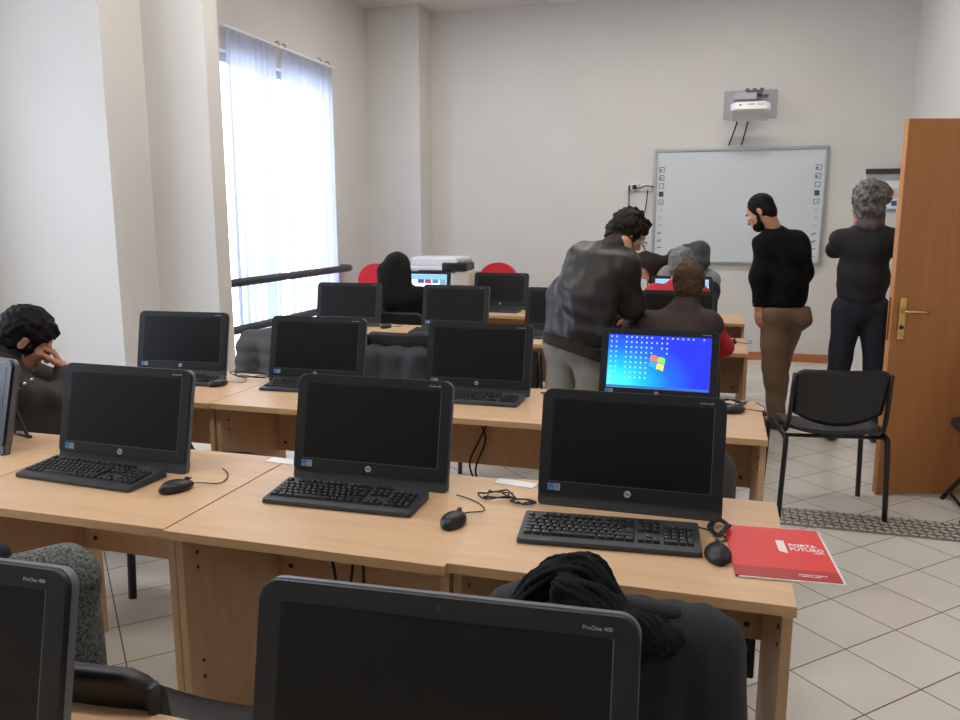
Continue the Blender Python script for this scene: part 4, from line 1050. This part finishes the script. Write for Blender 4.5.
# --- seated man in the brown vest
J2 = dict(pelvis=(-0.195,4.62,0.52), chest=(-0.205,4.72,0.87), neck=(-0.170,4.775,1.03), shR=(-0.04,4.74,0.955), shL=(-0.385,4.74,0.955), elR=(0.045,4.86,0.81), wrR=(-0.03,5.14,0.80), elL=(-0.45,4.88,0.78), wrL=(-0.33,5.16,0.80),
          hipR=(-0.11,4.62,0.50), hipL=(-0.29,4.62,0.50), knR=(-0.08,5.03,0.51), knL=(-0.32,5.03,0.51), anR=(-0.08,5.02,0.10), anL=(-0.32,5.02,0.10), toeR=(-0.08,5.18,0.03), toeL=(-0.32,5.18,0.03))
hc2 = V(-0.155,4.85,1.172)
p2 = Person('brown-haired man in a dark brown vest over red sleeves, seated, back to us', J2, (-0.2,4.7,0), (1,0,0), hc2, (0.15,1,-0.25), (0,0.1,1))
p2.body([dict(w=V(-0.03,5.16,0.80), d=V(-0.3,1,-0.25), n=V(0,-0.2,-1), th=V(-1,0,0), curl=0.35), dict(w=V(-0.33,5.18,0.80), d=V(0.3,1,-0.25), n=V(0,-0.2,-1), th=V(1,0,0), curl=0.35)])
p2.part('vest', [cap(V(-0.20,4.63,0.56),V(-0.205,4.70,0.85),0.145,0.14,(1,0,0),1.36), cap(V(-0.205,4.70,0.85),V(-0.18,4.76,1.0),0.14,0.085,(1,0,0),1.36), cap(V(-0.395,4.735,0.94),V(-0.035,4.735,0.945),0.090,0.088), cap(V(-0.175,4.765,0.98),V(-0.165,4.785,1.065),0.085,0.068)], VEST, h=0.010, k=0.045, disp=wrinkle(0.004,22,(0.3,0,1)))
p2.part('sweater_sleeves', [cap(J2['shR'],J2['elR'],0.078,0.066),cap(J2['elR'],J2['wrR'],0.064,0.042),cap(J2['shL']+V(0.03,0.03,-0.05),J2['elL'],0.068,0.062),cap(J2['elL'],J2['wrL'],0.064,0.042),cap(V(-0.33,4.74,0.93),V(-0.09,4.74,0.935),0.05,0.05)], REDSW, h=0.010, k=0.03, disp=wrinkle(0.003,40))
p2.part('trousers', p2.leg('R',0.018)+p2.leg('L',0.018)+[cap(J2['hipR'],J2['hipL'],0.11,0.11)], JEANS, h=0.014, k=0.03)
for q in 'RL': p2.shoe(q, SHOEK)
p2.hair(HBROWN, 'long', disp=curls(0.0025,70), g=0.018, extra=[cap(hc2+V(0,-0.055,-0.085),hc2+V(0,-0.055,-0.01),0.058,0.068,(1,0,0),1.1)])

# --- standing man in black sweater and khaki trousers
s3 = nrm(V(0.85,0.53,0))
J3 = dict(pelvis=(0.475,6.20,0.94), chest=(0.445,6.19,1.28), neck=(0.375,6.17,1.455), shL=(0.32,6.10,1.375), shR=(0.545,6.27,1.385), elL=(0.285,6.08,1.13), wrL=(0.295,6.10,0.94), elR=(0.60,6.31,1.16), wrR=(0.545,6.16,1.12+0.08),
          hipL=(0.415,6.15,0.88), hipR=(0.545,6.25,0.88), knL=(0.43,6.16,0.50), knR=(0.475,6.30,0.50), anL=(0.475,6.20,0.10), anR=(0.495,6.38,0.10), toeL=(0.37,6.27,0.03), toeR=(0.39,6.46,0.03))
hc3 = V(0.272,6.14,1.600)
p3 = Person('bearded man in black sweater and khaki trousers, head bowed, standing before the whiteboard', J3, (0.45,6.2,0), s3, hc3, V(-0.80,0.22,-0.55), (-0.2,0.1,1))
J3r = p3.J; J3r['wrR'] = V(0.40,6.40,1.15)
p3.body([dict(w=V(0.295,6.095,0.93), d=V(0.05,0.0,-1), n=V(0.8,0.5,0), th=V(-0.5,0.85,0), curl=0.35), dict(w=V(0.40,6.40,1.15), d=V(-1,0.2,0.1), n=V(0.1,-1,0), th=V(0,0,1), curl=0.5)], hh=0.006)
p3.part('sweater', [cap(V(0.475,6.20,0.98),V(0.47,6.20,1.12),0.135,0.125,s3,1.28), cap(V(0.47,6.20,1.12),V(0.45,6.19,1.30),0.125,0.12,s3,1.32), cap(V(0.45,6.19,1.30),V(0.375,6.17,1.45),0.12,0.062,s3,1.25), cap(J3['shL'],J3['shR'],0.072,0.075)]
        +[cap(J3['shL'],J3['elL'],0.068,0.056),cap(J3['elL'],J3['wrL'],0.055,0.042),cap(J3['shR'],J3['elR'],0.068,0.058),cap(J3['elR'],J3r['wrR'],0.055,0.042)], BLACKSW, h=0.011, k=0.07, disp=wrinkle(0.005,24,(0.2,0.1,1)), clips=[(V(0.47,6.2,0.925),V(0,0,-1))])
p3.part('belt', [cap(V(0.475,6.20,0.915),V(0.475,6.20,0.93),0.118,0.118,s3,1.28)], mat('belt_pale',(150,140,128),0.6), h=0.008, k=0.02, clips=[(V(0.47,6.2,0.90),V(0,0,-1)),(V(0.47,6.2,0.935),V(0,0,1))])
p3.part('trousers', p3.leg('L',0.020,0.98)+p3.leg('R',0.020,0.98)+[cap(J3['hipL'],J3['hipR'],0.118,0.122),cap(V(0.475,6.20,0.86),V(0.475,6.20,0.90),0.128,0.125,s3,1.22),ell(V(0.575,6.19,0.84),(0.10,0.10,0.10))], KHAKI, h=0.011, k=0.03, disp=wrinkle(0.0045,26,(0.2,0.1,1),1.0), clips=[(V(0.47,6.2,0.92),V(0,0,1))])
for q in 'LR': p3.shoe(q, SHOEB)
tube('wristwatch', [V(0.295,6.10,0.945)-p3.base+0.038*V(math.cos(a),math.sin(a),0) for a in [2*PI*i/16 for i in range(17)]], 0.008, CHROME, p3.o, cap=False)
f_,u_,r_ = basis(p3.hf,p3.hu)
p3.hair(HBLACK, 'short', disp=curls(0.0012,120), g=0.007, hl=0.020, h=0.005, cut=[(hc3+f_*0.068,nrm(f_*0.95+u_*0.3))])
p3.part('beard', [ell(hc3+f_*0.050-u_*0.085,(0.050,0.050,0.042),(r_,f_,u_)), cap(hc3+f_*0.03-u_*0.075-r_*0.055,hc3+f_*0.012-u_*0.02-r_*0.070,0.016,0.009), cap(hc3+f_*0.03-u_*0.075+r_*0.055,hc3+f_*0.012-u_*0.02+r_*0.070,0.016,0.009), ell(hc3+f_*0.10-u_*0.058,(0.03,0.02,0.012),(r_,f_,u_),'d')], HBLACK, h=0.005, k=0.02, disp=curls(0.0015,130))

# --- standing man with grey curly hair, black top and jeans, seen from behind
J4 = dict(pelvis=(0.965,6.05,0.98), chest=(0.965,6.05,1.34), neck=(0.985,6.05,1.515), shL=(0.815,6.06,1.41), shR=(1.14,6.06,1.41), elL=(0.815,6.32,1.34), wrL=(0.95,6.44,1.46), elR=(1.15,6.32,1.34), wrR=(1.03,6.46,1.48),
          hipL=(0.885,6.05,0.93), hipR=(1.05,6.05,0.93), knL=(0.855,6.05,0.50), knR=(1.095,6.07,0.50), anL=(0.83,6.02,0.10), anR=(1.13,6.06,0.10), toeL=(0.80,6.17,0.03), toeR=(1.17,6.2,0.03))
hc4 = V(0.975,6.08,1.665)
p4 = Person('man with curly grey hair, black top and dark jeans standing by the door', J4, (0.97,6.05,0), (1,0,0), hc4, (0.25,1,0.0), (0,0,1))
p4.body([dict(w=V(0.955,6.45,1.48), d=V(0.2,0.3,1), n=V(0.6,0.5,0), th=V(0.5,-0.8,0.2), curl=0.6), dict(w=V(1.025,6.47,1.50), d=V(-0.2,0.3,1), n=V(-0.6,0.5,0), th=V(-0.5,-0.8,0.2), curl=0.6)])
p4.part('black_top', [cap(V(0.965,6.05,1.02),V(0.965,6.05,1.15),0.118,0.118,(1,0,0),1.32), cap(V(0.965,6.05,1.15),V(0.97,6.05,1.36),0.118,0.115,(1,0,0),1.38), cap(V(0.97,6.05,1.36),V(0.985,6.05,1.47),0.11,0.07,(1,0,0),1.5), cap(J4['shL'],J4['shR'],0.072,0.072)]
        +[cap(J4['shL'],J4['elL'],0.070,0.060),cap(J4['elL'],J4['wrL'],0.058,0.042),cap(J4['shR'],J4['elR'],0.070,0.060),cap(J4['elR'],J4['wrR'],0.058,0.042)], mat('black_jersey',(32,33,36),0.9), h=0.011, k=0.045, disp=wrinkle(0.004,24,(0.2,0,1),3), clips=[(V(0.97,6.05,0.955),V(0,0,-1))])
p4.part('scarf', [cap(V(0.985,6.05,1.52),V(0.985,6.06,1.565),0.085,0.080,(1,0,0),1.08)], SCARFG, h=0.008, k=0.03, disp=wrinkle(0.004,50,(0.1,0.1,1)))
p4.part('jeans', p4.leg('L',0.014,0.98)+p4.leg('R',0.014,0.98)+[cap(J4['hipL'],J4['hipR'],0.108,0.108),cap(V(0.965,6.05,0.93),V(0.965,6.05,0.97),0.115,0.112,(1,0,0),1.25)], JEANS, h=0.011, k=0.02, disp=wrinkle(0.003,30,(0.2,0,1)))
for q in 'LR': p4.shoe(q, SHOEB)
p4.hair(HGREY, 'long', disp=curls(0.0095,85), g=0.034, extra=[ell(hc4+V(0,-0.05,-0.06),(0.085,0.07,0.06)),ell(hc4+V(0.03,0,0.05),(0.10,0.09,0.08))])

# --- woman with long black hair at the last row
J5 = dict(pelvis=(-2.50,6.18,0.52), chest=(-2.50,6.26,0.84), neck=(-2.545,6.30,0.99), shR=(-2.36,6.27,0.91), shL=(-2.64,6.27,0.91), elR=(-2.28,6.40,0.73), wrR=(-2.36,6.62,0.79), elL=(-2.74,6.42,0.72), wrL=(-2.66,6.66,0.79),
          hipR=(-2.42,6.18,0.50), hipL=(-2.58,6.18,0.50), knR=(-2.40,6.55,0.50), knL=(-2.60,6.55,0.50), anR=(-2.40,6.55,0.1), anL=(-2.60,6.55,0.1), toeR=(-2.40,6.7,0.03), toeL=(-2.60,6.7,0.03))
hc5 = V(-2.605,6.34,1.115)
p5 = Person('woman with long black hair and black top seated facing a lit screen', J5, (-2.5,6.25,0), (1,0,0), hc5, (-0.15,1,-0.25), (0,0.1,1), 1.04)
p5.body([dict(w=V(-2.36,6.63,0.79), d=V(-0.2,1,-0.2), n=V(0,0,-1), th=V(-1,0,0), curl=0.35,s=0.9), dict(w=V(-2.66,6.67,0.79), d=V(0.2,1,-0.2), n=V(0,0,-1), th=V(1,0,0), curl=0.35,s=0.9)])
p5.part('black_top', p5.torso(0.022)+p5.arm('R',0.020,0.95)+p5.arm('L',0.020,0.95), BLACKSW, h=0.011, k=0.04, disp=wrinkle(0.003,30))
p5.part('trousers', p5.leg('R',0.014)+p5.leg('L',0.014)+[cap(J5['hipR'],J5['hipL'],0.11,0.11)], JEANS, h=0.014, k=0.03)
for q in 'RL': p5.shoe(q, SHOEK)
p5.hair(HBLACK, 'long', disp=strands(0.0015,60), g=0.036, extra=[cap(hc5+V(-0.01,-0.05,0.0),V(-2.57,6.20,0.86),0.105,0.10,(1,0,0),1.45), cap(hc5+V(-0.06,-0.02,-0.05),V(-2.68,6.24,0.90),0.06,0.05), cap(hc5+V(0.05,-0.02,-0.05),V(-2.46,6.20,0.82),0.06,0.05)])

# --- grey-haired man in red at the last row
J6 = dict(pelvis=(-0.27,6.20,0.52), chest=(-0.29,6.28,0.88), neck=(-0.275,6.32,1.045), shR=(-0.12,6.29,0.965), shL=(-0.455,6.29,0.975), elR=(-0.04,6.42,0.76), wrR=(-0.14,6.64,0.79), elL=(-0.53,6.42,0.78), wrL=(-0.42,6.66,0.79),
          hipR=(-0.18,6.2,0.50), hipL=(-0.36,6.2,0.50), knR=(-0.16,6.56,0.5), knL=(-0.38,6.56,0.5), anR=(-0.16,6.56,0.1), anL=(-0.38,6.56,0.1), toeR=(-0.16,6.72,0.03), toeL=(-0.38,6.72,0.03))
hc6 = V(-0.262,6.36,1.20)
p6 = Person('grey-haired man in a red sweater seated at the last row, mostly hidden', J6, (-0.27,6.25,0), (1,0,0), hc6, (0.35,1,-0.2), (0,0,1), 1.1)
p6.body([dict(w=V(-0.14,6.65,0.79), d=V(-0.2,1,-0.2), n=V(0,0,-1), th=V(-1,0,0), curl=0.35), dict(w=V(-0.42,6.67,0.79), d=V(0.2,1,-0.2), n=V(0,0,-1), th=V(1,0,0), curl=0.35)])
p6.part('sweater', p6.torso(0.025)+p6.arm('R',0.02,0.95)+p6.arm('L',0.02,0.95), REDSW, h=0.011, k=0.04, disp=wrinkle(0.003,30))
p6.part('trousers', p6.leg('R',0.014)+p6.leg('L',0.014)+[cap(J6['hipR'],J6['hipL'],0.11,0.11)], JEANS, h=0.014, k=0.03)
for q in 'RL': p6.shoe(q, SHOEK)
p6.hair(HGREY2, 'short', disp=curls(0.003,80), g=0.012)

# --- person bending low behind the last row with a backpack
s7 = V(0,1,0); 
J7 = dict(pelvis=(-0.08,7.68,0.95), chest=(-0.36,7.62,1.08), neck=(-0.52,7.60,1.08), belly=V(0,0,0.03), shR=(-0.44,7.76,1.05), shL=(-0.44,7.47,1.05), elR=(-0.52,7.78,0.86), wrR=(-0.62,7.62,0.80), elL=(-0.52,7.44,0.88), wrL=(-0.60,7.36,0.80),
          hipR=(-0.08,7.77,0.90), hipL=(-0.08,7.59,0.90), knR=(-0.08,7.78,0.48), knL=(-0.08,7.58,0.48), anR=(-0.06,7.78,0.10), anL=(-0.06,7.58,0.10), toeR=(-0.22,7.78,0.03), toeL=(-0.22,7.58,0.03))
hc7 = V(-0.635,7.56,1.115)
p7 = Person('long-haired person in a grey shirt bending low behind the last row', J7, (0.0,7.68,0), s7, hc7, V(-0.55,-0.45,-0.6), (-0.5,0.0,0.7))
p7.body([dict(w=V(-0.62,7.61,0.80), d=V(-0.3,-0.6,-0.5), n=V(0,-0.3,-1), th=V(0,-1,0.1), curl=0.4,s=0.9), dict(w=V(-0.60,7.35,0.80), d=V(-0.1,-0.8,-0.4), n=V(0,0,-1), th=V(1,0,0), curl=0.4,s=0.9)])
p7.part('grey_shirt', [cap(V(-0.09,7.68,0.97),V(-0.2,7.65,1.02),0.115,0.11,s7,1.3),cap(V(-0.2,7.65,1.02),V(-0.36,7.62,1.06),0.11,0.11,s7,1.35),cap(J7['chest'],J7['neck'],0.12,0.07,s7,1.3),cap(J7['shL'],J7['shR'],0.07,0.07),cap(V(-0.09,7.68,0.97),V(-0.09,7.68,0.84),0.115,0.105,s7,1.3)]+p7.arm('R',0.018,0.5)+p7.arm('L',0.018,0.5), GREYSH, h=0.012, k=0.04, disp=wrinkle(0.005,26))
p7.part('trousers', p7.leg('R',0.015,0.98)+p7.leg('L',0.015,0.98)+[cap(J7['hipR'],J7['hipL'],0.115,0.115)], JEANS, h=0.014, k=0.03)
for q in 'RL': p7.shoe(q, SHOEK)
p7.hair(HDARK, 'long', disp=strands(0.002,60), g=0.022, extra=[ell(hc7+V(0.04,0,0.0),(0.125,0.115,0.125)), cap(hc7+V(0.05,-0.04,-0.05),V(-0.50,7.50,0.94),0.075,0.05), cap(hc7+V(0.0,0.0,0.02),V(-0.70,7.50,0.98),0.095,0.07), cap(hc7+V(0.12,0,0.02),V(-0.45,7.58,1.17),0.06,0.05), cap(hc7+V(0.06,0.0,0.05),V(-0.36,7.60,1.14),0.07,0.06)])
bp_ = thing('backpack', 'dark nylon backpack on the back of the person bending behind the last row', 'backpack', (-0.25,7.62,1.16))
def bpb(name, prims, m, **kw): return blob(name, prims, m, bp_, base=(-0.25,7.62,1.16), **kw)
bpb('bag_body', [cap(V(-0.40,7.62,1.215),V(-0.17,7.64,1.255),0.06,0.10,(0,1,0),1.5), cap(V(-0.15,7.60,1.17),V(-0.14,7.64,1.26),0.085,0.065,(0,1,0),1.5)], BACKP, h=0.010, k=0.03, disp=wrinkle(0.003,30))
bpb('front_pocket', [cap(V(-0.30,7.62,1.30),V(-0.18,7.64,1.305),0.025,0.03,(0,1,0),3.0)], BACKP, h=0.008, k=0.02)
for y in (7.5,7.74): tube('strap', [(-0.17,y-7.62,0.0),(-0.08,y-7.62,-0.01),(-0.035,y-7.62,-0.05),(-0.06,y-7.62,-0.13)], 0.012, BLACKP, bp_, curve=5)

# ------------------------------------------------------------ clothes hanging on chairs
def garment(name, label, cat, base, parts, group=None):
    o = thing(name, label, cat, base)
    if group: o['group'] = group
    for n_,prims,m,kw in parts: blob(n_, prims, m, o, base=base, **kw)
    return o
def folds(amp, f, ax=0, seed=0.0):
    def d(X,Y,Z):
        A = X if ax == 0 else Y
        return amp*(np.sin(f*A+1.2*np.sin(5*Z+seed)+seed)+0.5*np.sin(f*2.1*A+2*np.sin(4*Z)+seed))
    return d
X1 = (1,0,0)
CB = []
for k in range(7):
    x = -0.33+0.052*k
    CB += [cap(V(x,1.375,0.822-0.003*(k%2)),V(x-0.004,1.315,0.32),0.042,0.050,X1,1.15)]
CB += [cap(V(0.022,1.375,0.806),V(0.050,1.315,0.32),0.052,0.056), cap(V(-0.34,1.40,0.80),V(0.01,1.40,0.79),0.045,0.045), cap(V(-0.2,1.43,0.78),V(-0.2,1.45,0.42),0.04,0.05,X1,2.6)]
garment('coat', 'dark charcoal wool coat draped over the chair back at the bottom right', 'coat', (-0.15,1.38,0.3), [
  ('coat_body', CB, COATB, dict(h=0.008, k=0.05, disp=lambda X,Y,Z: 0.011*np.sin(44*X+1.5*Z+0.5)*np.clip((0.86-Z)*6,0,1)+0.002*np.sin(110*X+4*Z)+0*Y)),
  ('coat_collar', [cap(V(-0.13,1.36,0.862),V(-0.045,1.355,0.866),0.020,0.016)], COATB, dict(h=0.006,k=0.03))])
def bundle(path, R, n, r, tw=1.5, seed=0):
    rnd = random.Random(seed); P = catmull(path, 5); out = []
    T = [nrm(P[min(i+1,len(P)-1)]-P[max(i-1,0)]) for i in range(len(P))]
    for q in range(n):
        a0 = 2*PI*q/n; rad = R*rnd.uniform(0.85,1.12); prev = None
        for i,p in enumerate(P):
            u = nrm(np.cross(T[i],V(0,1,0.2))); v = np.cross(T[i],u); a = a0+tw*i/len(P)
            c = p+rad*(math.cos(a)*u+math.sin(a)*v)*(1+0.15*math.sin(i*0.9+q))
            if prev is not None: out.append(cap(prev,c,r,r))
            prev = c
    return out+[cap(p,q2,R*0.78,R*0.78) for p,q2 in zip(P,P[1:])]
PR = bundle([V(-0.345,1.30,0.80),V(-0.305,1.33,0.86),V(-0.255,1.345,0.915),V(-0.205,1.35,0.928),V(-0.165,1.34,0.895),V(-0.150,1.33,0.84)],0.026,15,0.0055,1.0,1)
PR += bundle([V(-0.235,1.30,0.90),V(-0.19,1.285,0.905),V(-0.14,1.28,0.88),V(-0.10,1.285,0.865),V(-0.065,1.30,0.84)],0.028,16,0.0055,2.0,2)
PR += bundle([V(-0.33,1.27,0.80),V(-0.285,1.265,0.845),V(-0.225,1.26,0.862),V(-0.17,1.26,0.84),V(-0.12,1.27,0.80)],0.030,16,0.0055,1.5,3)
PR += bundle([V(-0.13,1.27,0.78),V(-0.10,1.275,0.83),V(-0.07,1.29,0.85),V(-0.045,1.31,0.83)],0.022,12,0.0055,2.5,4)
garment('scarf', 'black knitted scarf bundled in loops on top of the dark coat', 'scarf', (-0.18,1.30,0.8), [('knit_loops', PR, SCARFB, dict(h=0.0032, k=0.0025, pad=0.01))])
garment('coat', 'grey speckled tweed coat hanging at the bottom left under the first full row', 'coat', (-1.5,1.4,0.4), [
  ('coat_body', [cap(V(-1.560,1.110,0.765),V(-1.395,1.385,0.760),0.060,0.060), cap(V(-1.550,1.130,0.72),V(-1.520,1.120,0.33),0.07,0.06), cap(V(-1.470,1.250,0.72),V(-1.450,1.230,0.33),0.068,0.07), cap(V(-1.395,1.380,0.72),V(-1.370,1.360,0.33),0.062,0.058)], TWEED, dict(h=0.010,k=0.05,disp=folds(0.004,30))),
  ('hood', [cap(V(-1.535,1.220,0.815),V(-1.480,1.280,0.825),0.035,0.03)], mat('navy_cloth',(30,34,46),0.9), dict(h=0.009,k=0.02))])
garment('jacket', 'grey quilted jacket on a chair in front of the sheer curtain', 'jacket', (-2.85,4.55,0.4), [
  ('jacket_body', [cap(V(-2.92,4.58,0.74),V(-2.62,4.58,0.77),0.085,0.085), cap(V(-2.90,4.54,0.70),V(-2.92,4.50,0.35),0.09,0.09), cap(V(-2.68,4.54,0.72),V(-2.66,4.50,0.35),0.10,0.10,X1,1.3)], PUFF, dict(h=0.011,k=0.04,disp=lambda X,Y,Z: -0.010*np.abs(np.sin(34*Z+2*np.sin(5*X)))+0.004*np.sin(30*X)+0*Y))])
garment('jacket', 'dark quilted jacket hanging on the chair under the third row beside the mouse', 'jacket', (-2.05,4.95,0.3), [
  ('jacket_body', [cap(V(-2.22,4.93,0.655),V(-1.84,4.93,0.66),0.055,0.055), cap(V(-2.19,4.92,0.64),V(-2.16,4.89,0.32),0.06,0.07,X1,1.4), cap(V(-2.02,4.92,0.64),V(-2.0,4.89,0.32),0.06,0.07,X1,1.5), cap(V(-1.88,4.92,0.64),V(-1.86,4.89,0.32),0.06,0.07,X1,1.4)], PUFFD, dict(h=0.010,k=0.05,disp=lambda X,Y,Z: 0.007*np.sin(40*X+2*np.sin(6*Z))+0.004*np.sin(28*Z)+0*Y))])
garment('coat', 'charcoal felt coat on the chair showing beside the right-end computer', 'coat', (-0.03,2.72,0.3), [
  ('coat_body', [cap(V(-0.36,2.70,0.76),V(0.01,2.70,0.735),0.06,0.065), cap(V(-0.28,2.67,0.74),V(-0.28,2.62,0.30),0.07,0.07,X1,1.6), cap(V(-0.11,2.67,0.74),V(-0.11,2.62,0.30),0.07,0.07,X1,1.6), cap(V(0.02,2.68,0.70),V(0.035,2.64,0.30),0.068,0.06)], GCOAT, dict(h=0.010,k=0.04,disp=folds(0.005,36,0,2))),
  ('white_lining', [ell(V(0.035,2.64,0.765),(0.014,0.02,0.03))], PAPER, dict(h=0.006,k=0.01))])
garment('bag', 'beige cloth bag beside the woman with long black hair', 'bag', (-2.62,5.98,0.5), [
  ('bag_cloth', [cap(V(-2.70,6.0,0.62),V(-2.52,5.98,0.66),0.07,0.05), cap(V(-2.50,5.98,0.62),V(-2.36,6.0,0.60),0.05,0.04)], BEIGE, dict(h=0.010,k=0.03,disp=wrinkle(0.005,40)))])

# ------------------------------------------------------------ camera, sky, colour management
cam = bpy.data.cameras.new('camera'); co = bpy.data.objects.new('camera', cam); COL.objects.link(co)
cam.sensor_fit = 'HORIZONTAL'; cam.sensor_width = 36; cam.lens = 30.0; cam.clip_start = 0.05
co.location = (0,0,1.55); co.rotation_euler = (math.radians(80), 0, math.radians(16.46))
SC.camera = co
w = bpy.data.worlds.new('sky'); SC.world = w; w.use_nodes = True
bg = w.node_tree.nodes['Background']; bg.inputs['Color'].default_value = col((222,232,252)); bg.inputs['Strength'].default_value = SKY_E
vs = SC.view_settings; vs.view_transform = 'Standard'; vs.look = 'None'; vs.gamma = 1.0; vs.use_curve_mapping = False; vs.exposure = EXPO
SC.display_settings.display_device = 'sRGB'
